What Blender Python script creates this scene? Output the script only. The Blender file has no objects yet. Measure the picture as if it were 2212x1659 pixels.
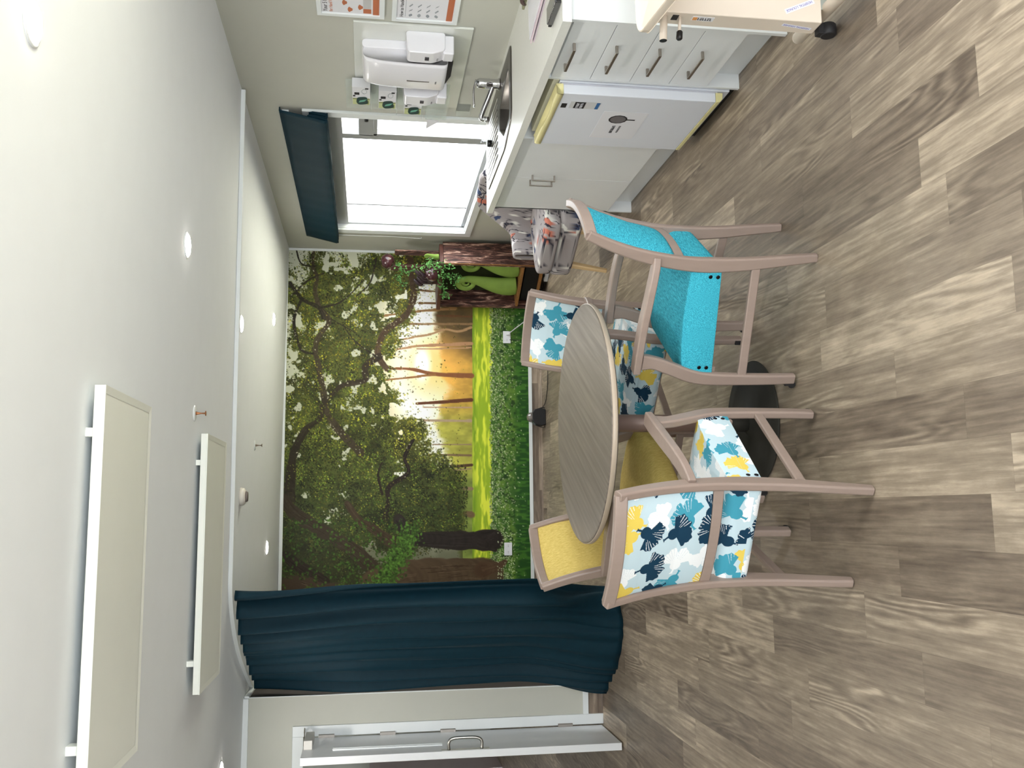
import bpy, math, random
import numpy as np
from mathutils import Vector, Matrix
SC = bpy.context.scene
COL = SC.collection
PI = math.pi

# ---------------------------------------------------------------- camera
cam = bpy.data.cameras.new('camera'); camo = bpy.data.objects.new('camera', cam); COL.objects.link(camo)
SC.camera = camo
cam.sensor_width = 36.0; cam.sensor_fit = 'HORIZONTAL'; cam.lens = 2031.571 / 2212 * 36.0
cam.clip_start = 0.02; cam.clip_end = 200
# the photograph lies on its side: the room's "down" points to the right of the frame
FW = Vector((0.13497488, 0.97942791, -0.15000919)); RT = Vector((0.99079451, -0.13499972, 0.0100652)); DN = Vector((-0.01039306, -0.14998684, -0.98863337))
camo.matrix_world = Matrix.Translation((0, 0, 1.6)) @ Matrix((DN, RT, -FW)).transposed().to_4x4()

# ---------------------------------------------------------------- world, exposure
W = bpy.data.worlds.new('daylight'); SC.world = W; W.use_nodes = True
nt = W.node_tree; bg = nt.nodes['Background']
bg.inputs[0].default_value = (0.89, 0.95, 1.0, 1); bg.inputs[1].default_value = 11.5
SC.view_settings.view_transform = 'Standard'; SC.view_settings.look = 'None'; SC.view_settings.gamma = 1
SC.view_settings.exposure = -0.34

def area(name, loc, look, sx, sy, power=None, color=(1, 1, 1), portal=False, spread=None, disk=False):
    l = bpy.data.lights.new(name, 'AREA'); l.shape = 'DISK' if disk else 'RECTANGLE'; l.size = sx
    if not disk: l.size_y = sy
    if portal: l.cycles.is_portal = True
    if power is not None: l.energy = power
    l.color = color
    if spread: l.spread = spread
    o = bpy.data.objects.new(name, l); COL.objects.link(o); o.location = loc
    d = Vector(look); o.rotation_euler = d.to_track_quat('-Z', 'Y').to_euler()
    return o
# daylight enters by the side window and by the glazed doors behind the camera
area('window_portal', (2.57, 6.76, 1.33), (-1, 0, 0), 1.1, 2.4, portal=True)
area('near_window_portal', (2.57, 1.5, 1.45), (-1, 0, 0), 1.1, 1.9, portal=True)
area('rear_door_portal', (-0.1, -2.27, 1.1), (0, 1, 0), 3.4, 2.2, portal=True)
sun = bpy.data.lights.new('sun', 'SUN'); sun.energy = 36; sun.angle = .009; sun.color = (.98, .98, 1)
suno = bpy.data.objects.new('sun', sun); COL.objects.link(suno); suno.rotation_euler = Vector((.08, .72, -.69)).to_track_quat('-Z', 'Y').to_euler()

# ---------------------------------------------------------------- geometry helpers
ORG = {}
class M:
    def __init__(s): s.v = []; s.f = []; s.c = None; s.mi = []
    def add(s, vs, fs, mi=0):
        n = len(s.v); s.v += [tuple(float(a) for a in v) for v in vs]; s.f += [tuple(i + n for i in f) for f in fs]; s.mi += [mi] * len(fs); return s
    def box(s, x0, x1, y0, y1, z0, z1, mi=0):
        vs = [(x, y, z) for x in (x0, x1) for y in (y0, y1) for z in (z0, z1)]
        return s.add(vs, [(0, 1, 3, 2), (4, 6, 7, 5), (0, 4, 5, 1), (2, 3, 7, 6), (0, 2, 6, 4), (1, 5, 7, 3)], mi)
    def prism(s, poly, axis, a, b, mi=0):
        n = len(poly)
        def P(p, t): return (t, p[0], p[1]) if axis == 0 else (p[0], t, p[1]) if axis == 1 else (p[0], p[1], t)
        vs = [P(p, a) for p in poly] + [P(p, b) for p in poly]
        return s.add(vs, [tuple(range(n)), tuple(range(2 * n - 1, n - 1, -1))] + [(i, i + n, (i + 1) % n + n, (i + 1) % n) for i in range(n)], mi)
    def lathe(s, prof, c=(0, 0, 0), n=32, axis=2, mi=0):
        vs = []; fs = []
        for r, z in prof:
            for k in range(n):
                a = 2 * PI * k / n; p = (r * math.cos(a), r * math.sin(a), z)
                if axis == 0: p = (p[2], p[0], p[1])
                if axis == 1: p = (p[0], p[2], p[1])
                vs.append((c[0] + p[0], c[1] + p[1], c[2] + p[2]))
        for i in range(len(prof) - 1):
            for k in range(n): fs.append((i * n + k, i * n + (k + 1) % n, (i + 1) * n + (k + 1) % n, (i + 1) * n + k))
        fs.append(tuple(range(n - 1, -1, -1))); m = (len(prof) - 1) * n; fs.append(tuple(range(m, m + n)))
        return s.add(vs, fs, mi)
    def tube(s, pts, r, n=10, mi=0, caps=True):
        pts = [Vector(p) for p in pts]; m = len(pts)
        rr = r if hasattr(r, '__len__') else [r] * m
        vs = []; fs = []; up = None
        for i, p in enumerate(pts):
            t = (pts[min(i + 1, m - 1)] - pts[max(i - 1, 0)]).normalized()
            if up is None:
                up = Vector((0, 0, 1)) if abs(t.z) < .9 else Vector((1, 0, 0))
            up = (up - t * up.dot(t)).normalized(); q = t.cross(up)
            for k in range(n):
                a = 2 * PI * k / n; vs.append(p + (up * math.cos(a) + q * math.sin(a)) * rr[i])
        for i in range(m - 1):
            for k in range(n): fs.append((i * n + k, i * n + (k + 1) % n, (i + 1) * n + (k + 1) % n, (i + 1) * n + k))
        if caps: fs.append(tuple(range(n - 1, -1, -1))); fs.append(tuple(range((m - 1) * n, m * n)))
        return s.add(vs, fs, mi)
    def sweep(s, pts, side, w, d, ch=.18, mi=0):
        """bar of chamfered rectangular section; w = size along `side`, d = size across it (numbers or lists)"""
        pts = [Vector(p) for p in pts]; m = len(pts); side = Vector(side).normalized()
        ww = w if hasattr(w, '__len__') else [w] * m; dd = d if hasattr(d, '__len__') else [d] * m
        vs = []; fs = []
        for i, p in enumerate(pts):
            t = (pts[min(i + 1, m - 1)] - pts[max(i - 1, 0)]).normalized()
            sd = (side - t * side.dot(t)).normalized(); q = t.cross(sd)
            a = ww[i] / 2; b = dd[i] / 2; c = min(a, b) * 2 * ch
            for x, y in ((a - c, b), (a, b - c), (a, -b + c), (a - c, -b), (-a + c, -b), (-a, -b + c), (-a, b - c), (-a + c, b)):
                vs.append(p + sd * x + q * y)
        n = 8
        for i in range(m - 1):
            for k in range(n): fs.append((i * n + k, (i + 1) * n + k, (i + 1) * n + (k + 1) % n, i * n + (k + 1) % n))
        fs.append(tuple(range(n))); fs.append(tuple(range(m * n - 1, (m - 1) * n - 1, -1)))
        return s.add(vs, fs, mi)
    def grid(s, P, cu=False, cv=False, mi=0):
        """P: array (nu,nv,3)"""
        nu, nv = P.shape[:2]; n0 = len(s.v); s.v += [tuple(map(float, q)) for q in P.reshape(-1, 3)]
        for i in range(nu if cu else nu - 1):
            for j in range(nv if cv else nv - 1):
                s.f.append((n0 + i * nv + j, n0 + ((i + 1) % nu) * nv + j, n0 + ((i + 1) % nu) * nv + (j + 1) % nv, n0 + i * nv + (j + 1) % nv)); s.mi.append(mi)
        return s
    def rot(s, ang, c=(0, 0)):
        ca, sa = math.cos(ang), math.sin(ang)
        s.v = [(c[0] + (x - c[0]) * ca - (y - c[1]) * sa, c[1] + (x - c[0]) * sa + (y - c[1]) * ca, z) for x, y, z in s.v]; return s

def smooth_poly(poly, r, n=5):
    out = []
    m = len(poly)
    for i in range(m):
        p = Vector(poly[i]); a = Vector(poly[i - 1]); b = Vector(poly[(i + 1) % m])
        ra = min(r, (a - p).length * .49, (b - p).length * .49)
        A = p + (a - p).normalized() * ra; B = p + (b - p).normalized() * ra
        for k in range(n + 1):
            t = k / n; out.append(tuple(A * (1 - t) ** 2 + p * 2 * t * (1 - t) + B * t * t))
    return out

def bez(P, n=16):
    P = [Vector(p) for p in P]; out = []
    for i in range(len(P) - 1):   # catmull-rom
        p0 = P[max(i - 1, 0)]; p1 = P[i]; p2 = P[i + 1]; p3 = P[min(i + 2, len(P) - 1)]
        for k in range(n):
            t = k / n
            out.append(.5 * ((2 * p1) + (p2 - p0) * t + (2 * p0 - 5 * p1 + 4 * p2 - p3) * t * t + (3 * p1 - p0 - 3 * p2 + p3) * t ** 3))
    out.append(P[-1]); return out

def tag(o, label=None, cat=None, group=None, kind=None):
    if label: o['label'] = label
    if cat: o['category'] = cat
    if group: o['group'] = group
    if kind: o['kind'] = kind
    return o
def thing(name, label, cat, loc=(0, 0, 0), rotz=0, group=None, kind=None):
    o = bpy.data.objects.new(name, None); COL.objects.link(o); o.empty_display_size = .05
    o.location = loc; o.rotation_euler = (0, 0, rotz); ORG[o.name] = (Vector(loc), rotz)
    return tag(o, label, cat, group, kind)
def obj(name, m, mat, parent=None, smooth=False, bev=0, colors=None, local=False, label=None, cat=None, group=None, kind=None, solid=0, seg=2):
    """one mesh object; vertices in world metres unless local (then in the parent's frame)"""
    me = bpy.data.meshes.new(name); vs = np.array(m.v, dtype=np.float64).reshape(-1, 3)
    if parent is not None and not local:
        o0, rz = ORG[parent.name]; vs = vs - np.array(o0)
        if rz:
            c, s_ = math.cos(-rz), math.sin(-rz); vs = np.stack([vs[:, 0] * c - vs[:, 1] * s_, vs[:, 0] * s_ + vs[:, 1] * c, vs[:, 2]], 1)
    off = np.zeros(3)
    if parent is None:
        off = np.array([(vs[:, 0].min() + vs[:, 0].max()) / 2, (vs[:, 1].min() + vs[:, 1].max()) / 2, vs[:, 2].min()]); vs = vs - off
    me.from_pydata(vs.tolist(), [], m.f)
    for mm in (mat if isinstance(mat, (list, tuple)) else [mat]): me.materials.append(mm)
    if any(m.mi): me.polygons.foreach_set('material_index', m.mi)
    if smooth: me.polygons.foreach_set('use_smooth', [True] * len(me.polygons))
    if colors is not None:
        at = me.color_attributes.new('pattern', 'FLOAT_COLOR', 'POINT')
        c4 = np.ones((len(me.vertices), 4), dtype=np.float32); c4[:, :3] = colors; at.data.foreach_set('color', c4.ravel())
    me.validate(); me.update()
    o = bpy.data.objects.new(name, me); COL.objects.link(o); o.location = off
    if parent is not None:
        o.parent = parent; ORG[o.name] = ORG[parent.name]
        o.location = (0, 0, 0)
    else: ORG[o.name] = (Vector(off), 0)
    if solid:
        md = o.modifiers.new('thickness', 'SOLIDIFY'); md.thickness = solid; md.offset = 0
    if bev:
        md = o.modifiers.new('bevel', 'BEVEL'); md.width = bev; md.segments = seg; md.limit_method = 'ANGLE'; md.angle_limit = math.radians(40)
        me.polygons.foreach_set('use_smooth', [True] * len(me.polygons))
        md.harden_normals = True
    return tag(o, label, cat, group, kind)
def struct(name, m, mat, bev=0, **k):
    return obj(name, m, mat, bev=bev, kind='structure', **k)
def copy_tree(root, **props):
    r = root.copy(); COL.objects.link(r)
    def rec(a, b):
        for ch in a.children:
            c = ch.copy(); COL.objects.link(c); c.parent = b; rec(ch, c)
    rec(root, r)
    for k_, v_ in props.items(): r[k_] = v_
    return r
def text(name, body, size, origin, right, up, mat, parent, thick=.0004, align='LEFT', squash=1.0, local=False, bold=0):
    cu = bpy.data.curves.new(name, 'FONT'); cu.body = body; cu.size = size; cu.align_x = align; cu.extrude = thick; cu.offset = bold
    t = bpy.data.objects.new('tmp_text', cu); COL.objects.link(t); bpy.context.view_layer.update()
    me0 = bpy.data.meshes.new_from_object(t.evaluated_get(bpy.context.evaluated_depsgraph_get()))
    R_ = Vector(right).normalized(); U_ = Vector(up).normalized(); N_ = R_.cross(U_); O_ = Vector(origin)
    m = M(); m.add([O_ + R_ * v.co.x * squash + U_ * v.co.y + N_ * v.co.z for v in me0.vertices], [tuple(p.vertices) for p in me0.polygons])
    bpy.data.objects.remove(t); bpy.data.meshes.remove(me0)
    return obj(name, m, mat, parent, local=local)

def scribble(name, origin, right, up, width, height, n, mat, parent, rows=1, seed=1):
    """small print too blurred to read in the photograph: rows of letter-like strokes"""
    g = random.Random(seed); R_ = Vector(right).normalized(); U_ = Vector(up).normalized(); N_ = R_.cross(U_); O_ = Vector(origin); m = M(); w = width / n
    def bar(a, b, c, d): m.add([O_ + R_ * x + U_ * y + N_ * k for k in (0, .0005) for x, y in ((a, c), (b, c), (b, d), (a, d))], [(3, 2, 1, 0), (4, 5, 6, 7), (0, 1, 5, 4), (1, 2, 6, 5), (2, 3, 7, 6), (3, 0, 4, 7)])
    for q in range(rows):
        y0 = -q * height * 1.45
        for k in range(n):
            x = k * w; st = w * .2; kind = g.randrange(4)
            bar(x, x + st, y0, y0 + height)
            if kind != 1: bar(x + w * .5, x + w * .5 + st, y0, y0 + height * g.choice((.5, 1)))
            if kind != 2: bar(x + st, x + w * .5, y0 + height * g.choice((0, .42, .82)), y0 + height * g.choice((.18, .6, 1)) + .0001) if False else bar(x + st, x + w * .5, y0 + height * .42, y0 + height * .58)
            if kind != 3: bar(x + st, x + w * .7, y0 + height * .84, y0 + height)
    return obj(name, m, mat, parent)

# ---------------------------------------------------------------- materials
def lin(c):
    c = np.array(c, dtype=float) / 255.0
    return tuple(np.where(c <= .04045, c / 12.92, ((c + .055) / 1.055) ** 2.4))
def mat(name, rgb, rough=.5, metal=0, var=.04, scale=8, bump=0, bscale=200, spec=.5, coat=0, stretch=None, trans=0):
    m = bpy.data.materials.new(name); m.use_nodes = True; N = m.node_tree; b = N.nodes['Principled BSDF']
    col = lin(rgb); b.inputs['Roughness'].default_value = rough; b.inputs['Metallic'].default_value = metal
    b.inputs['Specular IOR Level'].default_value = spec; b.inputs['Coat Weight'].default_value = coat; b.inputs['Coat Roughness'].default_value = .1
    b.inputs['Transmission Weight'].default_value = trans
    tc = N.nodes.new('ShaderNodeTexCoord'); mp = N.nodes.new('ShaderNodeMapping'); N.links.new(tc.outputs['Object'], mp.inputs[0])
    if stretch: mp.inputs['Scale'].default_value = stretch
    nz = N.nodes.new('ShaderNodeTexNoise'); nz.inputs['Scale'].default_value = scale; nz.inputs['Detail'].default_value = 4; N.links.new(mp.outputs[0], nz.inputs[0])
    rp = N.nodes.new('ShaderNodeValToRGB'); rp.color_ramp.elements[0].position = .3; rp.color_ramp.elements[1].position = .7
    rp.color_ramp.elements[0].color = (*[min(1, c * (1 - var)) for c in col], 1); rp.color_ramp.elements[1].color = (*[min(1, c * (1 + var)) for c in col], 1)
    N.links.new(nz.outputs[0], rp.inputs[0]); N.links.new(rp.outputs[0], b.inputs['Base Color'])
    if bump:
        n2 = N.nodes.new('ShaderNodeTexNoise'); n2.inputs['Scale'].default_value = bscale; N.links.new(mp.outputs[0], n2.inputs[0])
        bp = N.nodes.new('ShaderNodeBump'); bp.inputs['Strength'].default_value = bump; bp.inputs['Distance'].default_value = .002
        N.links.new(n2.outputs[0], bp.inputs['Height']); N.links.new(bp.outputs[0], b.inputs['Normal'])
    return m
def attr_mat(name, rough=.8, bump=.25, bscale=700, sheen=0, gain=1.0):
    m = bpy.data.materials.new(name); m.use_nodes = True; N = m.node_tree; b = N.nodes['Principled BSDF']; b.inputs['Roughness'].default_value = rough
    b.inputs['Specular IOR Level'].default_value = .25; b.inputs['Sheen Weight'].default_value = sheen
    a = N.nodes.new('ShaderNodeAttribute'); a.attribute_name = 'pattern'; N.links.new(a.outputs['Color'], b.inputs['Base Color'])
    if bump:
        tc = N.nodes.new('ShaderNodeTexCoord'); n2 = N.nodes.new('ShaderNodeTexNoise'); n2.inputs['Scale'].default_value = bscale; N.links.new(tc.outputs['Object'], n2.inputs[0])
        bp = N.nodes.new('ShaderNodeBump'); bp.inputs['Strength'].default_value = bump; bp.inputs['Distance'].default_value = .001
        N.links.new(n2.outputs[0], bp.inputs['Height']); N.links.new(bp.outputs[0], b.inputs['Normal'])
    return m
def weave_mat(name, rgb, rgb2, stretch):
    m = mat(name, rgb, .85, var=.0, spec=.2); N = m.node_tree; b = N.nodes['Principled BSDF']
    mp = [n for n in N.nodes if n.type == 'MAPPING'][0]; mp.inputs['Scale'].default_value = stretch
    nz = [n for n in N.nodes if n.type == 'TEX_NOISE'][0]; nz.inputs['Scale'].default_value = 1; nz.inputs['Detail'].default_value = 5; nz.inputs['Roughness'].default_value = .65
    rp = [n for n in N.nodes if n.type == 'VALTORGB'][0]; rp.color_ramp.elements[0].position = .32; rp.color_ramp.elements[1].position = .68
    rp.color_ramp.elements[0].color = (*lin(rgb), 1); rp.color_ramp.elements[1].color = (*lin(rgb2), 1)
    bp = N.nodes.new('ShaderNodeBump'); bp.inputs['Strength'].default_value = .3; bp.inputs['Distance'].default_value = .001
    N.links.new(nz.outputs[0], bp.inputs['Height']); N.links.new(bp.outputs[0], b.inputs['Normal'])
    return m
def emit_mat(name, rgb, strength):
    m = bpy.data.materials.new(name); m.use_nodes = True; N = m.node_tree; b = N.nodes['Principled BSDF']
    b.inputs['Base Color'].default_value = (*lin(rgb), 1); b.inputs['Emission Color'].default_value = (*lin(rgb), 1); b.inputs['Emission Strength'].default_value = strength
    return m
def clear_mat(name, tint=(.95, .97, .96), clear=.85, rough=.05):
    m = bpy.data.materials.new(name); m.use_nodes = True; N = m.node_tree; b = N.nodes['Principled BSDF']; o = N.nodes['Material Output']
    b.inputs['Base Color'].default_value = (*tint, 1); b.inputs['Roughness'].default_value = rough
    t = N.nodes.new('ShaderNodeBsdfTransparent'); t.inputs[0].default_value = (*tint, 1); x = N.nodes.new('ShaderNodeMixShader'); x.inputs[0].default_value = clear
    N.links.new(b.outputs[0], x.inputs[1]); N.links.new(t.outputs[0], x.inputs[2]); N.links.new(x.outputs[0], o.inputs[0]); return m

def floor_mat(name, wid=.15, length=1.03, along='Y', tone=(1, 1, 1)):
    m = bpy.data.materials.new(name); m.use_nodes = True; N = m.node_tree; L = N.links; b = N.nodes['Principled BSDF']
    b.inputs['Roughness'].default_value = .42; b.inputs['Specular IOR Level'].default_value = .35
    g = N.nodes.new('ShaderNodeNewGeometry'); sp = N.nodes.new('ShaderNodeSeparateXYZ'); L.new(g.outputs['Position'], sp.inputs[0])
    def mth(op, a, b_=None, c=None):
        n = N.nodes.new('ShaderNodeMath'); n.operation = op
        for i, q in enumerate((a, b_, c)):
            if q is None: continue
            if isinstance(q, (int, float)): n.inputs[i].default_value = q
            else: L.new(q, n.inputs[i])
        return n.outputs[0]
    X = sp.outputs[0] if along == 'Y' else sp.outputs[2]; Y = sp.outputs[1] if along == 'Y' else sp.outputs[0]
    xs = mth('DIVIDE', mth('SUBTRACT', X, .034), wid); row = mth('FLOOR', xs); fx = mth('FRACT', xs)
    wn = N.nodes.new('ShaderNodeTexWhiteNoise'); wn.noise_dimensions = '1D'; L.new(row, wn.inputs['W'])
    ys = mth('ADD', mth('DIVIDE', Y, length), mth('MULTIPLY', wn.outputs[0], 5.0)); pl = mth('FLOOR', ys); fy = mth('FRACT', ys)
    cb = N.nodes.new('ShaderNodeCombineXYZ'); L.new(row, cb.inputs[0]); L.new(pl, cb.inputs[1])
    w2 = N.nodes.new('ShaderNodeTexWhiteNoise'); w2.noise_dimensions = '3D'; L.new(cb.outputs[0], w2.inputs['Vector'])
    idn = w2.outputs[0]
    # broad cathedral figure: contour lines of a stretched noise, different in each plank
    v = N.nodes.new('ShaderNodeCombineXYZ'); L.new(mth('MULTIPLY', X, 7.0), v.inputs[0]); L.new(mth('MULTIPLY', Y, .75), v.inputs[1]); L.new(mth('MULTIPLY', idn, 60.0), v.inputs[2])
    n1 = N.nodes.new('ShaderNodeTexNoise'); n1.inputs['Scale'].default_value = 1; n1.inputs['Detail'].default_value = 1.6; L.new(v.outputs[0], n1.inputs[0])
    ring = mth('ADD', mth('MULTIPLY', mth('SINE', mth('MULTIPLY', n1.outputs[0], 105.0)), .5), .5)
    # where the figure shows at all
    v4 = N.nodes.new('ShaderNodeCombineXYZ'); L.new(mth('MULTIPLY', X, 5.0), v4.inputs[0]); L.new(mth('MULTIPLY', Y, 1.1), v4.inputs[1]); L.new(mth('MULTIPLY', idn, 33.0), v4.inputs[2])
    n4 = N.nodes.new('ShaderNodeTexNoise'); n4.inputs['Scale'].default_value = 1; n4.inputs['Detail'].default_value = 2; L.new(v4.outputs[0], n4.inputs[0])
    mk = N.nodes.new('ShaderNodeMapRange'); mk.inputs[1].default_value = .50; mk.inputs[2].default_value = .64; L.new(n4.outputs[0], mk.inputs[0])
    # streaky fine grain
    v2 = N.nodes.new('ShaderNodeCombineXYZ'); L.new(mth('MULTIPLY', X, 70.0), v2.inputs[0]); L.new(mth('MULTIPLY', Y, 3.2), v2.inputs[1]); L.new(mth('MULTIPLY', idn, 41.0), v2.inputs[2])
    n2 = N.nodes.new('ShaderNodeTexNoise'); n2.inputs['Scale'].default_value = 1; n2.inputs['Detail'].default_value = 5; n2.inputs['Roughness'].default_value = .6; L.new(v2.outputs[0], n2.inputs[0])
    v3 = N.nodes.new('ShaderNodeCombineXYZ'); L.new(mth('MULTIPLY', X, 16.0), v3.inputs[0]); L.new(mth('MULTIPLY', Y, 1.3), v3.inputs[1]); L.new(mth('MULTIPLY', idn, 17.0), v3.inputs[2])
    n3 = N.nodes.new('ShaderNodeTexNoise'); n3.inputs['Scale'].default_value = 1; n3.inputs['Detail'].default_value = 3; n3.inputs['Distortion'].default_value = .15; L.new(v3.outputs[0], n3.inputs[0])
    k = mth('ADD', mth('MULTIPLY', mth('SUBTRACT', n2.outputs[0], .5), .8), mth('MULTIPLY', mth('SUBTRACT', n3.outputs[0], .5), .55))
    k = mth('ADD', k, mth('MULTIPLY', mth('MULTIPLY', mth('SUBTRACT', ring, .5), .30), mk.outputs[0]))
    k = mth('ADD', k, mth('MULTIPLY', mth('SUBTRACT', idn, .5), .42))
    v5 = N.nodes.new('ShaderNodeCombineXYZ'); L.new(mth('MULTIPLY', X, 26.0), v5.inputs[0]); L.new(mth('MULTIPLY', Y, 7.0), v5.inputs[1]); L.new(mth('MULTIPLY', idn, 23.0), v5.inputs[2])
    n5 = N.nodes.new('ShaderNodeTexNoise'); n5.inputs['Scale'].default_value = 1; n5.inputs['Detail'].default_value = 6; n5.inputs['Roughness'].default_value = .7; L.new(v5.outputs[0], n5.inputs[0])
    k = mth('ADD', k, mth('MULTIPLY', mth('SUBTRACT', n5.outputs[0], .5), .5))
    k = mth('ADD', k, .5)
    rp = N.nodes.new('ShaderNodeValToRGB'); e = rp.color_ramp.elements; e[0].position = .12; e[1].position = .9
    def T(c): return (*[a * b for a, b in zip(lin(c), tone)], 1)
    e[0].color = T((94, 82, 71)); e[1].color = T((190, 174, 153))
    q = e.new(.36); q.color = T((119, 106, 92)); q = e.new(.6); q.color = T((145, 131, 114))
    L.new(k, rp.inputs[0])
    seam = mth('MINIMUM', mth('MULTIPLY', mth('MINIMUM', fx, mth('SUBTRACT', 1.0, fx)), wid), mth('MULTIPLY', mth('MINIMUM', fy, mth('SUBTRACT', 1.0, fy)), length))
    sm = N.nodes.new('ShaderNodeMapRange'); sm.inputs[1].default_value = .0002; sm.inputs[2].default_value = .0012; sm.inputs[3].default_value = .8; sm.inputs[4].default_value = 1.0; L.new(seam, sm.inputs[0])
    mx = N.nodes.new('ShaderNodeMix'); mx.data_type = 'RGBA'; mx.blend_type = 'MULTIPLY'; mx.inputs[0].default_value = 1
    L.new(rp.outputs[0], mx.inputs[6]); L.new(sm.outputs[0], mx.inputs[7]); L.new(mx.outputs[2], b.inputs['Base Color'])
    bp = N.nodes.new('ShaderNodeBump'); bp.inputs['Strength'].default_value = .12; bp.inputs['Distance'].default_value = .001; L.new(n2.outputs[0], bp.inputs['Height']); L.new(bp.outputs[0], b.inputs['Normal'])
    return m
def wood_mat(name, a, b_, sc=(4, 60, 60), rough=.5, contrast=.25):
    m = mat(name, a, rough, var=0); N = m.node_tree
    mp = [n for n in N.nodes if n.type == 'MAPPING'][0]; mp.inputs['Scale'].default_value = sc
    nz = [n for n in N.nodes if n.type == 'TEX_NOISE'][0]; nz.inputs['Scale'].default_value = 1; nz.inputs['Distortion'].default_value = .5; nz.inputs['Detail'].default_value = 5
    rp = [n for n in N.nodes if n.type == 'VALTORGB'][0]; rp.color_ramp.elements[0].position = .5 - contrast; rp.color_ramp.elements[1].position = .5 + contrast
    rp.color_ramp.elements[0].color = (*lin(a), 1); rp.color_ramp.elements[1].color = (*lin(b_), 1)
    return m

WALL = mat('sage_paint', (194, 194, 183), .7, var=.01, bump=.05, bscale=300)
CEIL = mat('ceiling_paint', (234, 238, 242), .75, var=.008)
TRIM = mat('white_gloss_trim', (232, 236, 236), .35, var=.01)
WHITE = mat('white_laminate', (231, 234, 235), .32, var=.01)
DOORW = mat('door_paint', (228, 230, 232), .35, var=.01)
FLOOR = floor_mat('oak_vinyl_planks')
COVE = floor_mat('vinyl_coving', wid=.4, length=1.1, along='X', tone=(1.0, .97, .98))
STEEL = mat('brushed_steel', (180, 178, 172), .28, 1, var=.05, stretch=(1, 40, 40))
CHROME = mat('chrome', (215, 215, 218), .08, 1, var=.0)
NICKEL = mat('satin_nickel', (165, 158, 150), .32, 1, var=.03)
DSTEEL = mat('dark_basin_steel', (112, 108, 104), .3, 1, var=.06, stretch=(1, 40, 40))
ALU = mat('aluminium_frame', (172, 174, 178), .4, .3, var=.02)
BLACK = mat('black_plastic', (20, 20, 22), .4, var=.1)
DARK = mat('dark_gap', (46, 42, 40), .8, var=.05)
TEAL = mat('teal_curtain_cloth', (2, 42, 55), .65, var=.08, scale=30, bump=.15, bscale=900, spec=.25)
PLAST = mat('white_plastic', (236, 235, 240), .22, var=.005, coat=.3)
CREAM = mat('cream_powder_coat', (226, 212, 196), .4, var=.01)
TAUPE = mat('taupe_stained_beech', (150, 132, 122), .34, var=.04, scale=3, stretch=(14, 14, 2), spec=.5)
CLEAR = clear_mat('clear_acrylic')
GLASS = clear_mat('window_glass', (1, 1, 1), .93, .0)
# ================================================================ SETTING
XW = 2.43; YB = 8.62; XA = -1.18; YD = 6.51
XL = -3.3; YR = -2.2
def zc(x): return 2.371 - .0115 * x
struct('floor', M().box(XL - 2, XW + .14, YR - .1, 13.2, -.05, 0), FLOOR)
m = M(); m.add([(x, y, zc(x) + dz) for x in (XL - 2, XW + .14) for y in (YR - .1, 13.2) for dz in (0, .08)], [(0, 2, 3, 1), (4, 5, 7, 6), (0, 4, 6, 2), (1, 3, 7, 5), (0, 1, 5, 4), (2, 6, 7, 3)])
struct('ceiling', m, CEIL)
# right wall with the window opening
WY0, WY1, WZ0, WZ1 = 5.60, 7.93, .79, 1.95
m = M(); TW = .14
m.box(XW, XW + TW, YR, .55, 0, 2.345); m.box(XW, XW + TW, 2.45, WY0, 0, 2.345); m.box(XW, XW + TW, .55, 2.45, 0, .9); m.box(XW, XW + TW, .55, 2.45, 2.02, 2.345); m.box(XW, XW + TW, WY1, YB + .12, 0, 2.345); m.box(XW, XW + TW, WY0, WY1, 0, WZ0); m.box(XW, XW + TW, WY0, WY1, WZ1, 2.345)
struct('wall_right', m, WALL)
struct('wall_back', M().box(XA - .1, XW, YB, YB + .12, 0, 2.37), WALL)
struct('wall_left', M().box(XA - .12, XA, YD + .12, YB, 0, 2.38), mat('dark_alcove_brown', (52, 44, 42), .7))  # alcove side wall in one dark brown, darker than the other walls
# wall with the doorway (opening x -2.85..-1.43)
DX0, DX1, DZ = -2.80, -1.43, 2.005
m = M(); m.box(DX1, XA, YD, YD + .02, 0, 2.384); m.box(DX1, XA - .003, YD + .02, YD + .12, 0, 2.384); m.box(XL - .1, DX0, YD, YD + .12, 0, 2.4); m.box(DX0, DX1, YD, YD + .12, DZ, 2.387)
struct('wall_front', m, WALL)
struct('trim_11', M().box(XA - .003, XA, YD + .021, YD + .12, 0, 2.38), mat('dark_corner_brown', (52, 44, 42), .7))  # thin return at the corner, same dark brown as the alcove side wall
struct('wall_far_left', M().box(XL - .12, XL, YR, YD + .12, 0, 2.405), WALL)
# wall behind the camera: glazed double doors
m = M(); m.box(XL - .1, -1.8, YR - .1, YR, 0, 2.4); m.box(1.6, XW + .14, YR - .1, YR, 0, 2.35); m.box(-1.8, 1.6, YR - .1, YR, 2.2, 2.388)
struct('wall_rear', m, WALL)
m = M()
for a, b_ in ((-1.8, -1.74), (-.13, -.07), (1.54, 1.6)): m.box(a, b_, YR - .08, YR - .02, 0, 2.2)
m.box(-1.8, 1.6, YR - .08, YR - .02, 2.14, 2.2); m.box(-1.8, 1.6, YR - .08, YR - .02, 0, .05)
struct('door_2', m, ALU)
# room beyond the doorway
struct('wall_beyond', M().box(-5.3, XA, 12.6, 12.7, 0, 2.42), WALL)
struct('wall_beyond_left', M().box(-5.3, -5.2, YD + .12, 12.6, 0, 2.44), WALL)
struct('wall_beyond_right', M().box(XA - .24, XA - .13, YB + .1, 12.6, 0, 2.39), WALL)
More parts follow.
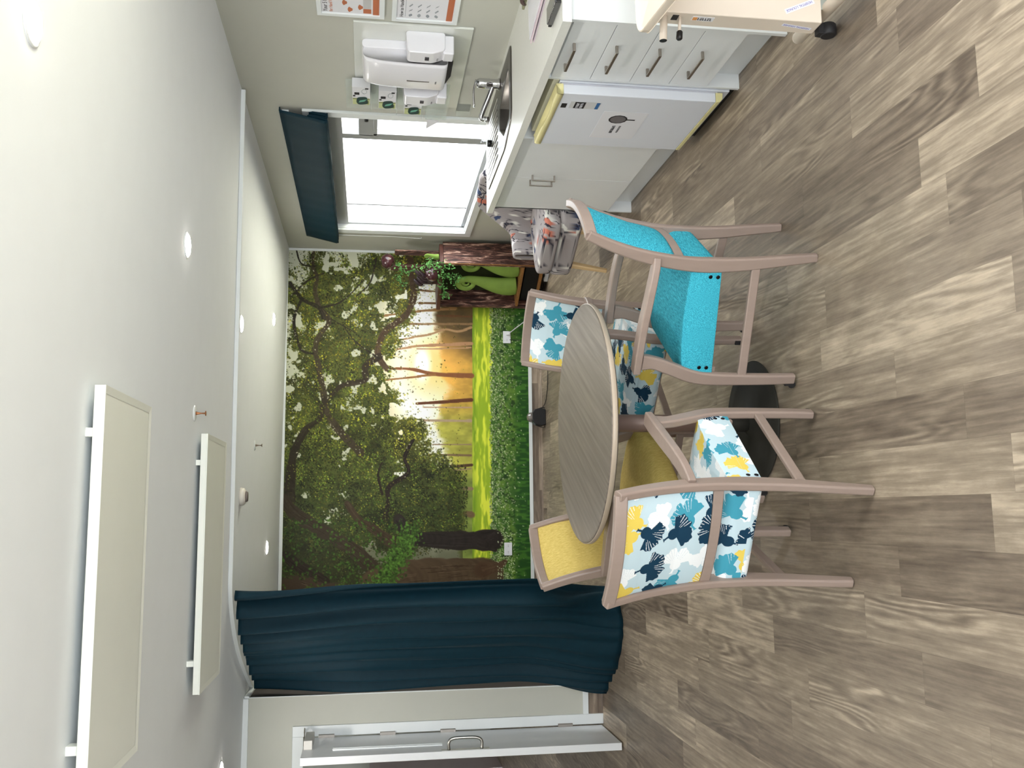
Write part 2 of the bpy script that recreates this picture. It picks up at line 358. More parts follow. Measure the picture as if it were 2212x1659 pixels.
# skirtings: coved vinyl, white capping
struct('baseboard_back', M().prism([(YB, 0), (YB - .016, 0), (YB - .006, .012), (YB - .004, .093), (YB, .093)], 0, XA, XW), COVE)
struct('trim_1', M().box(XA, XW, YB - .012, YB, .093, .125), TRIM, bev=.002)
struct('trim_2', M().box(XA, XW, YB - .012, YB, 2.343, 2.372), TRIM, bev=.002)
struct('trim_3', M().box(2.409, 2.43, YB - .014, YB, .125, 2.343), TRIM, bev=.002)
struct('baseboard_front', M().prism([(YD, 0), (YD - .016, 0), (YD - .006, .012), (YD - .004, .1), (YD, .1)], 0, DX1 + .06, XA), COVE)
struct('trim_4', M().box(-1.37, XA, YD - .012, YD, .1, .137), TRIM, bev=.002)
struct('trim_5', M().box(XL, XA, YD - .018, YD, 2.352, 2.402), TRIM, bev=.002)
m = M(); m.box(XW - .016, XW, 5.52, YB, 0, .093); struct('baseboard_right', m, COVE)
struct('trim_6', M().box(XW - .012, XW, 5.52, YB, .093, .125), TRIM, bev=.002)
struct('trim_7', M().box(XA, XA + .012, YD, YB, 2.35, 2.38), TRIM)
m = M(); m.box(XA, XA + .004, YD, YD + .02, 0, 2.35); 
struct('trim_8', m, TRIM)
# door architrave
m = M(); m.box(-1.432, -1.366, YD - .02, YD, 0, 2.07); m.box(DX0, -1.4325, YD - .02, YD, 2.0, 2.07); m.box(DX0 - .06, DX0 - .0005, YD - .02, YD, 0, 2.07); m.box(DX1 - .004, DX1, YD + .001, YD + .12, 0, 2.0)
struct('trim_9', m, TRIM, bev=.003)
# window architrave and reveal
m = M(); m.box(XW - .018, XW, 5.53, WY0, .735, 2.02); m.box(XW - .018, XW, WY1, 8.02, .735, 2.02); m.box(XW - .018, XW, WY0, WY1, .735, .79); m.box(XW - .018, XW, WY0, WY1, 1.95, 2.02)
m.box(XW, XW + .10, WY0, WY0 + .004, WZ0, WZ1); m.box(XW, XW + .10, WY1 - .004, WY1, WZ0, WZ1); m.box(XW, XW + .10, WY0, WY1, WZ0, WZ0 + .006)
struct('trim_10', m, TRIM, bev=.002)
# aluminium window: frame, top light, narrow casement, wide fixed light, narrow far light
win = thing('window_1', None, None, (XW + .06, 6.76, .79), kind='structure')
X0, X1 = XW + .04, XW + .085
m = M()
m.box(X0, X1, 5.60, 5.62, .796, 1.95); m.box(X0, X1, 7.905, 7.93, .796, 1.95); m.box(X0, X1, 5.6, 7.93, .796, .825); m.box(X0 - .005, X1, 5.6, 7.93, 1.79, 1.95)
m.box(X0, X1, 5.985, 6.06, .82, 1.8); m.box(X0, X1, 5.61, 6.0, 1.59, 1.685)
m.box(X0 + .012, X1, 7.44, 7.462, .82, 1.8)
obj('window_frame', m, ALU, win, bev=.003)
m = M(); xa, xb = X0 - .012, X0 + .004
m.box(xa, xb, 5.61, 5.63, .83, 1.59); m.box(xa, xb, 5.935, 5.965, .83, 1.59); m.box(xa, xb, 5.61, 5.965, .83, .85); m.box(xa, xb, 5.61, 5.965, 1.565, 1.59)
obj('casement_sash', m, ALU, win, bev=.002)
m = M(); m.box(xa - .03, xa, 5.90, 5.93, .845, .87); m.tube([(xa - .02, 5.92, .86), (xa - .045, 5.88, .885), (xa - .045, 5.84, .885)], .006)
obj('window_stay', m, ALU, win)
m = M(); m.lathe([(.0, -.01), (.012, -.01), (.012, .01), (0, .01)], (X0 - .01, 5.72, 1.635), axis=0); obj('window_catch', m, BLACK, win)
obj('pane', M().box(XW + .062, XW + .066, 5.60, 7.93, .8, 1.93), GLASS, win)
win2 = thing('window_2', None, None, (XW + .06, 1.5, .9), kind='structure')
m = M()
for a, b_ in ((.55, .59), (1.48, 1.52), (2.41, 2.45)): m.box(X0, X1, a, b_, .9, 2.02)
m.box(X0, X1, .55, 2.45, .9, .94); m.box(X0, X1, .55, 2.45, 1.98, 2.02); obj('window_frame', m, ALU, win2)
# mural wallpaper is added in its own section below
# outside the window: pale yard and a pale boundary fence
struct('ground_outside', M().box(XW + .16, 12, -3, 14, -.4, -.35), mat('pale_concrete_yard', (222, 216, 190), .9, var=.1, scale=1.5))

# ================================================================ CEILING THINGS
LAMP = emit_mat('downlight_diffuser', (255, 246, 234), 45)
dls = [(1.104, 2.121, 'round downlight glowing largest, nearest the camera in the ceiling'), (1.115, 3.961, 'glowing round downlight, second from the camera in the right-hand row'),
       (1.123, 5.66, 'glowing round downlight beside the curtain track'), (1.522, 7.464, 'small glowing downlight over the far right of the tree mural'),
       (-.252, 7.563, 'small glowing downlight over the far left of the tree mural, above the curtain'), (-1.393, 5.58, 'round downlight at the photo edge in front of the door wall')]
m = M(); m.lathe([(.054, -.004), (.058, -.002), (.058, 0), (.0505, 0), (.0505, -.003)], n=40)
mr = m
def downlight(x, y, lab):
    t = thing('ceiling_downlight', lab, 'downlight', (x, y, zc(x) - .0005), 0, None)
    obj('trim_ring', mr, TRIM, t, True, local=True)
    d = M(); d.lathe([(0, -.014), (.025, -.013), (.042, -.0095), (.050, -.004), (.050, -.001), (0, -.001)], n=40); obj('diffuser', d, LAMP, t, True, local=True)
    return t
for x, y, lab in dls: downlight(x, y, lab)
def lamp(x, y, pw=9):
    l = bpy.data.lights.new('downlight_lamp', 'AREA'); l.shape = 'DISK'; l.size = .09; l.energy = pw; l.color = (1, .965, .92)
    o = bpy.data.objects.new('downlight_lamp', l); COL.objects.link(o); o.location = (x, y, zc(x) - .018)
for x, y, _ in dls: lamp(x, y)
for x, y in ((1.1, .35), (1.1, -1.4), (-1.6, 3.9), (-1.6, 2.1), (-1.6, .35), (-1.6, -1.4)): lamp(x, y)

# suspended radiant heater panels
HP = mat('pale_green_heater_enamel', (236, 238, 230), .45, var=.008)
def heater(x0, x1, y0, y1, lab):
    t = thing('heater_panel', lab, 'ceiling heater', ((x0 + x1) / 2, (y0 + y1) / 2, 2.318), 0, 'heater panels under the ceiling')
    zb = 2.318
    obj('casing', M().box(x0, x1, y0, y1, zb + .004, zb + .03), HP, t, bev=.002)
    m = M(); w = .022
    m.box(x0, x1, y0, y0 + .006, zb, zb + .004); 
    m.add([(x1, y0, zb), (x1, y1, zb), (x1 - w, y1 - w, zb + .003), (x1 - w, y0 + .006, zb + .003)], [(0, 1, 2, 3)])
    m.add([(x0, y0, zb), (x0, y1, zb), (x0 + w, y1 - w, zb + .003), (x0 + w, y0 + .006, zb + .003)], [(3, 2, 1, 0)])
    m.add([(x0, y1, zb), (x1, y1, zb), (x1 - w, y1 - w, zb + .003), (x0 + w, y1 - w, zb + .003)], [(3, 2, 1, 0)])
    obj('edge_frame', m, HP, t)
    for bx in (x0 + .13, x1 - .13):
        for by in (y0 + .03, y1 - .03): obj('mounting_bracket', M().box(bx - .012, bx + .012, by - .02, by + .02, zb + .03, zc(bx)), HP, t)
heater(-.74, .36, 2.71, 3.27, 'long suspended heater panel nearest the camera on the ceiling')
heater(-.775, .366, 4.40, 4.97, 'farther suspended heater panel, next to the curtain track')
# sprinkler heads, smoke detector
COPPER = mat('aged_brass', (165, 110, 75), .35, .8)
def sprinkler(x, y, lab, mt):
    t = thing('fire_sprinkler', lab, 'sprinkler', (x, y, zc(x)), 0, 'sprinklers in the ceiling')
    m = M(); m.lathe([(.0, -.006), (.028, -.006), (.036, -.001), (.036, 0), (0, 0)]); obj('rose', m, TRIM, t, True, local=True)
    m = M(); m.lathe([(0, -.05), (.011, -.05), (.011, -.047), (.004, -.045), (.003, -.03), (.006, -.014), (.009, -.004), (0, -.004)], n=16); obj('head', m, mt, t, True, local=True)
sprinkler(.449, 4.316, 'copper coloured sprinkler head on the ceiling before the curtain track', COPPER)
sprinkler(.467, 6.57, 'dark sprinkler head on the ceiling beyond the curtain track', mat('dark_brass', (110, 98, 85), .4, .7))
t = thing('smoke_detector', 'cream smoke detector on the ceiling just beyond the curtain track', 'smoke detector', (.11, 5.95, zc(.11)))
m = M(); m.lathe([(0, -.045), (.028, -.045), (.03, -.043), (.033, -.032), (0, -.032)], n=24); obj('sensor_cap', m, mat('smoke_grey', (120, 110, 105), .5), t, True, local=True)
m = M(); m.lathe([(0, -.032), (.04, -.032), (.052, -.022), (.055, 0), (0, 0)], n=32); obj('base', m, mat('detector_cream', (222, 216, 205), .4), t, True, local=True)

# curtain track: straight across the ceiling, curving away at the left
tp = [(2.42, 5.30), (1.6, 5.385), (.76, 5.47), (.2, 5.535), (-.25, 5.58)]
arc = [(-.42, 5.60), (-.56, 5.70), (-.72, 5.89), (-.86, 6.13), (-.98, 6.39), (-1.1, 6.68)]
m = M(); pts = bez([(x, y, zc(x) - .012) for x, y in tp + arc + [(-1.165, 6.85)]], 8)
m.sweep(pts, (0, 0, 1), .024, .022, ch=.1)
tag(obj('curtain_track', m, TRIM), 'white curtain track running across the ceiling and curving at the left', 'curtain track')

# ================================================================ LONG TEAL CURTAIN
def curtain():
    top = bez([(x, y, 0) for x, y in arc], 20); bot = bez([(-.52, 6.12, 0), (-.60, 5.98, 0), (-.72, 5.86, 0), (-.86, 5.92, 0), (-1.0, 6.14, 0), (-1.245, 6.31, 0)], 20)
    mid = bez([(-.385, 5.60, 0), (-.53, 5.66, 0), (-.70, 5.84, 0), (-.86, 6.08, 0), (-.99, 6.30, 0), (-1.13, 6.50, 0)], 20)
    def res(P, n):
        P = np.array([tuple(p)[:2] for p in P]); d = np.r_[0, np.cumsum(np.hypot(*np.diff(P, axis=0).T))]; s = np.linspace(0, d[-1], n)
        return np.stack([np.interp(s, d, P[:, 0]), np.interp(s, d, P[:, 1])], 1)
    nu, nv = 260, 90
    T_, B_, C_ = res(top, nu), res(bot, nu), res(mid, nu)
    P = np.zeros((nu, nv, 3)); u = np.linspace(0, 1, nu)
    for j in range(nv):
        t = j / (nv - 1); z = 2.338 * (1 - t) + .012 * t
        k1 = min(1, t / .35); k1 = k1 * k1 * (3 - 2 * k1); k2 = max(0, (t - .72) / .28); k2 = k2 * k2 * (3 - 2 * k2)
        base = (T_ * (1 - k1) + C_ * k1) * (1 - k2) + B_ * k2
        tg = np.gradient(base, axis=0); tg /= np.linalg.norm(tg, axis=1)[:, None]; nrm = np.stack([tg[:, 1], -tg[:, 0]], 1)
        ph = 2 * PI * (8.5 * u + .25 * np.sin(5 * u + 2 * t)) + .5 * t
        amp = (.029 + .015 * np.sin(7 * u + 1)) * (1 - .25 * t) * (1 - .55 * k2)
        fold = amp * np.sin(ph) + .45 * amp * np.sin(ph * .5 + 3 * t + 1) * (0.3 + t) + .006 * np.sin(2.3 * ph + 9 * t) * (1 - t)
        fold += k2 * .05 * np.sin(2 * PI * (1.7 * u + .12)) 
        P[:, j, :2] = base - nrm * fold[:, None]; P[:, j, 2] = z
        # hem rests on the floor and billows
        P[:, j, 2] += k2 * .03 * np.maximum(0, np.sin(2 * PI * 2.0 * u + .5)) * t * (1 if j > nv - 2 else .5)
    P[:, -1, 2] = np.maximum(P[:, -1, 2] * .25, .004)
    m = M(); m.grid(P); return obj('floor_length_curtain', m, TEAL, None, True, solid=.003)
tag(curtain(), 'floor length dark teal curtain hanging bunched at the left of the mural', 'curtain')

# ================================================================ OPEN DOOR
t = thing('door_1', None, None, (-1.43, 6.5, 0), kind='structure')
obj('door_leaf', M().box(-1.485, -1.44, 5.975, 6.49, .012, 1.985), DOORW, t, bev=.002)
m = M()
for z in (1.852, 1.457, 1.061, .266): m.box(-1.442, -1.424, 6.478, 6.492, z - .05, z + .05); m.lathe([(.007, -.05), (.007, .05)], (-1.427, 6.489, z), n=12)
obj('hinge', m, NICKEL, t)
m = M(); m.box(-1.44, -1.431, 6.12, 6.178, 1.125, 1.80); m.box(-1.431, -1.427, 6.135, 6.163, 1.125, 1.80)
obj('sliding_sign_rail', m, TRIM, t, bev=.002)
m = M(); m.box(-1.44, -1.4385, 5.985, 6.03, .845, 1.14); h = obj('push_plate', m, STEEL, t)
m = M(); m.tube(bez([(-1.4385, 6.008, 1.095), (-1.395, 6.006, 1.095), (-1.374, 6.005, 1.07), (-1.37, 6.004, .99), (-1.374, 6.003, .92), (-1.395, 6.002, .893), (-1.4385, 6.001, .893)], 6), .0095, 12)
obj('pull_handle', m, STEEL, t, True)
m = M(); m.box(-1.44, -1.385, 6.17, 6.42, 1.925, 1.978); a = obj('door_closer', m, mat('closer_grey', (200, 198, 192), .4), t, bev=.004)
obj('closer_arm', M().sweep([(-1.41, 6.3, 1.982), (-1.37, 6.42, 1.988), (-1.40, 6.489, 1.995)], (0, 0, 1), .006, .02), NICKEL, a)
# what shows past the door edge
t = thing('storage_locker', 'pale mauve cabinet in the room past the open door', 'cabinet', (-3.3, 11.7, 0))
MAU = mat('mauve_grey_laminate', (196, 178, 184), .4)
obj('carcass', M().box(-3.75, -2.98, 11.5, 12.0, 0, 1.55), MAU, t, bev=.003)
obj('locker_door', M().box(-3.72, -3.02, 11.47, 11.5, .05, .92), mat('mauve_door', (150, 140, 150), .4), t, bev=.003)
obj('vent_slot', M().box(-3.1, -3.03, 11.462, 11.47, .98, 1.1), mat('dark_vent', (95, 80, 88), .5), t)

# ================================================================ BUILT-IN KITCHENETTE
XF = 1.84
t = thing('drawer_unit', 'white four drawer kitchen unit at the near end of the worktop', 'drawer unit', (2.13, 3.5, 0))
m = M(); m.box(XF + .018, 2.42, 3.27, 3.735, .15, .862)
obj('carcass', m, WHITE, t)
obj('side_panel', M().box(XF, 2.42, 3.735, 3.752, 0, .862), WHITE, t, bev=.001)
obj('end_panel', M().box(XF - .003, 2.42, 3.25, 3.27, 0, .862), WHITE, t, bev=.001)
obj('kick_board', M().box(1.905, 1.92, 3.27, 3.735, 0, .15), WHITE, t)
zs = [.847, .676, .5, .324, .149]
hz = [.81, .636, .458, .279]
for i in range(4):
    d = obj('drawer', M().box(XF, XF + .018, 3.272, 3.733, zs[i + 1] + .0015, zs[i] - .0015), WHITE, t, bev=.001)
    z = hz[i]; m = M()
    for y in (3.435, 3.608): m.box(XF - .03, XF, y - .0045, y + .0045, z - .006, z + .006)
    m.box(XF - .034, XF - .028, 3.4305, 3.6125, z - .006, z + .006)
    obj('handle', m, NICKEL, d, bev=.0015)
t = thing('sink_cupboard', 'white two door kitchen cupboard under the sink drainer', 'cupboard', (2.13, 4.94, 0))
m = M(); m.box(XF + .018, 2.42, 4.41, 5.468, .15, .166); m.box(2.404, 2.42, 4.41, 5.468, .166, .862); obj('carcass', m, WHITE, t)
obj('side_panel', M().box(XF, 2.42, 5.468, 5.486, 0, .862), WHITE, t, bev=.001)
obj('side_panel', M().box(XF + .004, 2.42, 4.395, 4.41, .15, .862), WHITE, t, bev=.001)
obj('kick_board', M().box(1.905, 1.92, 4.41, 5.468, 0, .15), WHITE, t)
for a, b_, hy in ((4.403, 4.943, 4.905), (4.9465, 5.484, 4.985)):
    d = obj('door', M().box(XF, XF + .018, a, b_, .152, .853), WHITE, t, bev=.001)
    m = M()
    for z in (.60, .722): m.box(XF - .03, XF, hy - .005, hy + .005, z - .0045, z + .0045)
    m.box(XF - .034, XF - .028, hy - .005, hy + .005, .5955, .7265); obj('handle', m, NICKEL, d, bev=.0015)
# worktop with sink cut-out
WT = mat('white_stone_worktop', (228, 228, 222), .3, var=.02, scale=60)
x0, x1, y0, y1 = 1.812, 2.43, 3.225, 5.515; sx0, sx1, sy0, sy1 = 1.99, 2.30, 4.53, 4.90
m = M()
m.box(x0, sx0, y0, y1, .865, .9); m.box(sx1, x1, y0, y1, .865, .9); m.box(sx0, sx1, y0, sy0, .865, .9); m.box(sx0, sx1, sy1, y1, .865, .9)
tag(obj('worktop', m, WT), 'long white worktop over the drawers, fridge and cupboard', 'worktop')
# inset sink and drainer
t = thing('inset_sink', 'stainless steel sink with ribbed drainer let into the white worktop', 'sink', (2.14, 4.95, .9))
def ring(P, z): return [(x, y, z) for x, y in P]
out = [(v[0], v[1]) for v in smooth_poly([(2.375, 4.465, 0), (2.375, 5.42, 0), (1.915, 5.42, 0), (1.905, 4.72, 0), (1.985, 4.465, 0)], .05, 6)]
nb = len(out)
def toward(P, c, s): return [(c[0] + (x - c[0]) * s, c[1] + (y - c[1]) * s) for x, y in P]
m = M()
cen = (2.145, 4.715)
bowl = []
for k in range(nb):   # bowl outline with the same vertex count
    a = math.atan2(out[k][1] - cen[1], out[k][0] - cen[0]); r = 1 / ((abs(math.cos(a) / .15) ** 4 + abs(math.sin(a) / .175) ** 4) ** .25); bowl.append((cen[0] + r * math.cos(a), cen[1] + r * math.sin(a)))
rings = [ring(out, .9), ring(toward(out, (2.14, 4.94), .995), .905), ring(toward(out, (2.14, 4.94), .96), .906), ring(toward(bowl, cen, 1.06), .904), ring(bowl, .9), ring(toward(bowl, cen, .95), .80), ring(toward(bowl, cen, .82), .765), ring(toward(bowl, cen, .15), .76)]
m.grid(np.array(rings), cv=True); m.f.append(tuple(len(m.v) - 1 - i for i in range(nb))); m.mi.append(0)
obj('basin', m, DSTEEL, t, True)
m = M()
for k in range(10):
    x = 1.97 + k * .037; m.prism([(x - .009, .9045), (x - .004, .9085), (x + .004, .9085), (x + .009, .9045)], 1, 4.97, 5.37)
obj('drainer_rib', m, STEEL, t, True)
m = M(); m.lathe([(0, .763), (.03, .763), (.034, .766), (.034, .76), (0, .76)], (2.145, 4.715, 0), n=24); obj('plughole', m, CHROME, t, True)
for k, zz in enumerate((.86, .852, .842, .834)): pass
t = thing('mixer_tap', 'chrome lever mixer tap standing behind the sink bowl', 'tap', (2.335, 4.86, .905))
m = M(); m.lathe([(0, 0), (.031, 0), (.031, .01), (.026, .016), (.026, .055), (.027, .058), (.027, .115), (.022, .128), (0, .132)], n=24); obj('tap_body', m, CHROME, t, True, local=True)
m = M(); m.tube(bez([(-.01, 0, .04), (-.07, .02, .062), (-.13, .04, .086), (-.172, .052, .10), (-.18, .056, .094), (-.182, .057, .078)], 6), .0135, 14); m.lathe([(.015, 0), (.015, .026)], (-.182, .057, .056), n=16); obj('spout', m, CHROME, t, True, local=True)
m = M(); m.sweep(bez([(.015, 0, .134), (-.05, .008, .146), (-.13, .02, .142)], 5), (0, 1, 0), [.034, .033, .032, .03, .028, .026, .024, .022, .02, .018, .016], .009, .3); obj('lever', m, CHROME, t, True, local=True)
m = M(); m.lathe([(0, 0), (.02, 0), (.02, .022), (.016, .026), (0, .026)], (2.13, 5.20, .909), n=20)
tag(obj('sink_plug', m, BLACK, None, True), 'black rubber plug standing on the steel drainer', 'plug')

# fridge
FR = mat('fridge_enamel', (226, 230, 238), .3, var=.006, coat=.2); YEL = mat('yellowed_plastic', (226, 218, 160), .3, var=.05, scale=12)
t = thing('bar_fridge', 'white bar fridge with yellowed trim standing under the worktop', 'fridge', (2.05, 4.03, 0))
fy0, fy1 = 3.765, 4.325
obj('body', M().box(1.838, 2.38, fy0 + .003, fy1 - .003, .03, .80), FR, t, bev=.006)
obj('top_cover', M().box(1.845, 2.38, fy0, fy1, .80, .828), mat('fridge_top', (228, 226, 205), .4), t, bev=.004)
obj('plinth', M().box(1.86, 2.36, fy0 + .01, fy1 - .01, 0, .03), BLACK, t)
obj('door_seal', M().box(1.829, 1.838, fy0 + .012, fy1 - .012, .085, .79), mat('seal_grey', (205, 205, 212), .6), t)
d = obj('door', M().box(1.785, 1.829, fy0, fy1, .098, .785), FR, t, bev=.005)
# handle band across the top of the door, scooped
n = 40; prof = []
for k in range(n + 1):
    y = fy0 + (fy1 - fy0) * k / n; s_ = math.exp(-((k / n - .45) / .2) ** 4); prof.append((y, s_))
P = np.zeros((n + 1, 8, 3))
for k, (y, s_) in enumerate(prof):
    xi = 1.782 ; xb = 1.829; dp = .018 * s_
    P[k] = [(xi, y, .785), (xi, y, .808), (xi + .006, y, .814 - .004 * s_), (xi + .016, y, .814 - dp), (xb - .012, y, .814 - dp), (xb - .004, y, .818), (xb, y, .816), (xb, y, .785)]
m = M(); m.grid(P, cv=True); m.f += [tuple(range(7, -1, -1)), tuple(range(n * 8, n * 8 + 8))]; m.mi += [0, 0]
obj('door_top_grip', m, YEL, t, True)
obj('door_bottom_trim', M().prism([(1.784, .098), (1.786, .08), (1.80, .068), (1.829, .066), (1.829, .098)], 1, fy0, fy1), YEL, t, bev=.002)
INK = mat('black_ink', (28, 26, 30), .6); PAPER = mat('printed_paper', (226, 226, 230), .7, var=.01); BLUE = mat('blue_label', (50, 105, 160), .5)
def card(name, y0, y1, z0, z1, mt, par, x=1.7845): return obj(name, M().box(x - .0006, x, y0, y1, z0, z1), mt, par)
card('name_badge', 3.862, 3.905, .748, .772, INK, t)
lb = card('energy_label', 3.838, 3.905, .60, .735, mat('label_grey', (205, 206, 206), .5), t)
card('label_panel', 3.84, 3.903, .667, .715, INK, lb, 1.7838)
card('label_stripe', 3.84, 3.903, .603, .618, BLUE, lb, 1.7838)
scribble('label_lettering', (1.783, 3.897, .694), (0, -1, 0), (0, 0, 1), .05, .012, 6, PAPER, lb, rows=2, seed=3)
pp_ = card('notice_sheet', 3.918, 4.215, .358, .566, PAPER, t)
m = M(); m.prism([(3.998 + .044 * math.cos(2 * PI * k / 12), .482 + .044 * math.sin(2 * PI * k / 12)) for k in range(12)], 0, 1.7832, 1.7838); m.box(1.7832, 1.7838, 3.993, 4.003, .402, .44)
obj('pan_picture', m, INK, pp_)
m = M(); m.lathe([(.034, 0), (.036, 0), (.036, .0004), (.034, .0004)], (1.7830, 3.998, .482), n=32, axis=0); obj('pan_rim_line', m, mat('pan_grey', (110, 106, 108), .5), pp_)
scribble('sheet_heading', (1.783, 4.15, .474), (0, -1, 0), (0, 0, 1), .085, .014, 9, INK, pp_, seed=5)
scribble('sheet_subheading', (1.783, 4.143, .448), (0, -1, 0), (0, 0, 1), .078, .009, 11, mat('grey_ink', (90, 90, 90), .6), pp_, seed=6)

# things lying on the worktop near the camera
t = thing('magazine_stack', 'stack of white papers and magazines on the worktop by the wall', 'magazines', (2.2, 3.52, .9))
for k, (dx, dz, mt) in enumerate(((0, .9, mat('paper_mauve', (205, 190, 200), .6)), (.012, .905, PAPER), (-.004, .911, mat('paper_pink', (222, 205, 212), .6)), (.008, .917, PAPER))):
    m = M(); m.box(2.06 + dx, 2.27 + dx, 3.50 - dx, 3.84 - dx, dz, dz + .005); m.rot(.14, (2.15, 3.7)); obj('magazine', m, mt, t)
t = thing('purple_handbag', 'dark purple looped object standing on the magazines', 'bag', (2.24, 3.55, .9235))
PUR = mat('plum_leather', (62, 32, 52), .4)
m = M(); m.tube(bez([(2.30, 3.900, .925), (2.295, 3.890, .97), (2.285, 3.820, 1.0), (2.27, 3.720, 1.0), (2.26, 3.600, .99), (2.255, 3.520, .96)], 6), .014, 10)
obj('upper_handle', m, PUR, t, True)
m = M(); m.tube(bez([(2.26, 3.900, .927), (2.24, 3.840, .95), (2.225, 3.740, .955), (2.215, 3.600, .95), (2.21, 3.500, .94)], 6), .009, 10); obj('lower_handle', m, mat('brown_leather', (80, 52, 48), .5), t, True)
m = M(); m.box(2.25, 2.32, 3.48, 3.93, .9235, .935); obj('base_sheet', m, mat('sage_sheet', (150, 150, 120), .6), t, bev=.002)
t = thing('black_remote_tray', 'black glossy device near the worktop front edge', 'device', (1.94, 3.36, .9))
m = M(); m.box(1.895, 1.965, 3.0 + .24, 3.41, .9, .925); m.rot(-.0, (1.94, 3.3)); obj('case', m, mat('gloss_black', (24, 24, 30), .12, coat=1), t, bev=.004)
m = M(); m.box(1.90, 1.925, 3.38, 3.435, .901, .915); obj('end_clip', m, BLACK, t, bev=.003)

# ================================================================ RIGHT WALL FITTINGS
ACR = mat('white_acrylic_board', (224, 226, 220), .2, var=.005, coat=.3)
m = M(); m.box(2.417, 2.4295, 4.44, 5.38, 1.095, 1.697)
tag(obj('splash_board', m, ACR, bev=.003), 'pale acrylic backing board on the wall behind the dispensers', 'backing board')
def rbox(x0, x1, y0, y1, z0, z1, r=.02, n=5, taper=0):
    """box standing off the wall at x1 with rounded front edges"""
    m = M(); P = smooth_poly([(x1, y0, 0), (x1, y1, 0), (x0, y1 - taper, 0), (x0, y0 + taper, 0)], .0001, 1)
    prof = [(x1, z0, 0), (x0, z0, 0), (x0, z1, 0), (x1, z1, 0)]
    return m.box(x0, x1, y0, y1, z0, z1)
t = thing('paper_towel_dispenser', 'large white paper towel dispenser on the backing board', 'towel dispenser', (2.35, 4.74, 1.21))
m = M(); m.prism([(v[0], v[1]) for v in smooth_poly([(2.418, 1.215, 0), (2.418, 1.655, 0), (2.37, 1.655, 0), (2.37, 1.215, 0)], .03, 5)], 1, 4.60, 4.89); obj('back_housing', m, PLAST, t, bev=.004)
pf = [(v[0], v[1]) for v in smooth_poly([(2.375, 1.212, 0), (2.375, 1.652, 0), (2.312, 1.648, 0), (2.294, 1.56, 0), (2.286, 1.40, 0), (2.284, 1.212, 0)], .03, 6)]
m = M(); ys = [4.603, 4.606, 4.625, 4.745, 4.865, 4.884, 4.887]; sc = [.86, .94, 1.0, 1.08, 1.0, .94, .86]
P = np.array([[(2.375 + (x - 2.375) * s_, y, z) for x, z in pf] for y, s_ in zip(ys, sc)]); m.grid(P, cv=True); k = len(pf); m.f += [tuple(range(k - 1, -1, -1)), tuple(range(6 * k, 7 * k))]; m.mi += [0, 0]
c = obj('front_cover', m, PLAST, t, True)
obj('level_window', M().box(2.2775, 2.29, 4.762, 4.771, 1.30, 1.42), mat('smoked_slot', (90, 80, 75), .3), c, bev=.002)
obj('towel_outlet', M().prism([(2.30, 1.214), (2.40, 1.214), (2.385, 1.185), (2.35, 1.18)], 1, 4.66, 4.83), DARK, t)
scribble('towel_dispenser_lettering', (2.2772, 4.785, 1.262), (0, -1, 0), (0, 0, 1), .032, .008, 5, mat('mark_grey', (95, 95, 100), .5), c)
def soap(y, d=.11, lab=''):
    t = thing('soap_dispenser', lab, 'soap dispenser', (2.37, y + .055, 1.18), 0, 'soap dispensers beside the towel dispenser')
    xf = 2.418 - d
    m = M(); pf = [(v[0], v[1]) for v in smooth_poly([(2.418, 1.235, 0), (2.418, 1.435, 0), (xf, 1.425, 0), (xf - .004, 1.30, 0), (xf + .02, 1.235, 0)], .018, 5)]
    m.prism(pf, 1, y, y + .11); obj('cover', m, PLAST, t, bev=.006, seg=3)
    m = M(); m.box(xf + .006, 2.41, y + .012, y + .098, 1.19, 1.245); obj('push_bar', m, PLAST, t, bev=.008, seg=3)
    obj('level_window', M().box(xf - .006, xf, y + .04, y + .075, 1.315, 1.337), mat('dark_lens', (70, 65, 75), .2), t, bev=.002)
    scribble('dispenser_lettering', (xf - .0045, y + .075, 1.268), (0, -1, 0), (0, 0, 1), .032, .008, 5, mat('mark_grey2', (95, 95, 100), .5), t)
soap(4.49, .115, 'white soap dispenser nearest the camera, in front of the towel dispenser')
soap(4.95, .14, 'white soap dispenser beyond the towel dispenser, over the glove boxes')
# glove boxes in an acrylic rack
t = thing('glove_box_rack', 'clear acrylic rack holding glove boxes on the wall beside the window', 'glove box rack', (2.38, 5.1, 1.28))
m = M(); m.box(2.410, 2.415, 5.065, 5.44, 1.16, 1.75); m.box(2.345, 2.41, 5.07, 5.40, 1.304, 1.308); m.box(2.345, 2.41, 5.02, 5.36, 1.455, 1.459); m.box(2.345, 2.41, 5.0, 5.33, 1.603, 1.607)
m.box(2.345, 2.349, 5.065, 5.40, 1.16, 1.285); m.box(2.345, 2.41, 5.396, 5.40, 1.16, 1.285); obj('rack_shelf', m, CLEAR, t)
GL = [mat('glove_green_dark', (28, 62, 60), .5), mat('glove_green', (75, 135, 120), .5), mat('glove_green_pale', (110, 175, 155), .5)]
LIME = mat('lime_band', (198, 205, 150), .6); OLV = mat('olive_band', (130, 135, 90), .6)
gb = thing('glove_box', None, 'glove box', (2.385, 5.122, 1.612))
o0 = obj('carton', M().box(2.355, 2.409, 5.0350, 5.2601, 1.612, 1.712), PAPER, gb)
x = 2.3545
def c2(n_, y0_, y1_, z0_, z1_, mt, xx=.0006): return obj(n_, M().box(x - xx, x, y0_, y1_, z0_, z1_), mt, gb)
c2('colour_band', 5.1766, 5.2586, 1.614, 1.71, LIME); c2('olive_stripe', 5.1802, 5.1911, 1.614, 1.71, OLV, .0009)
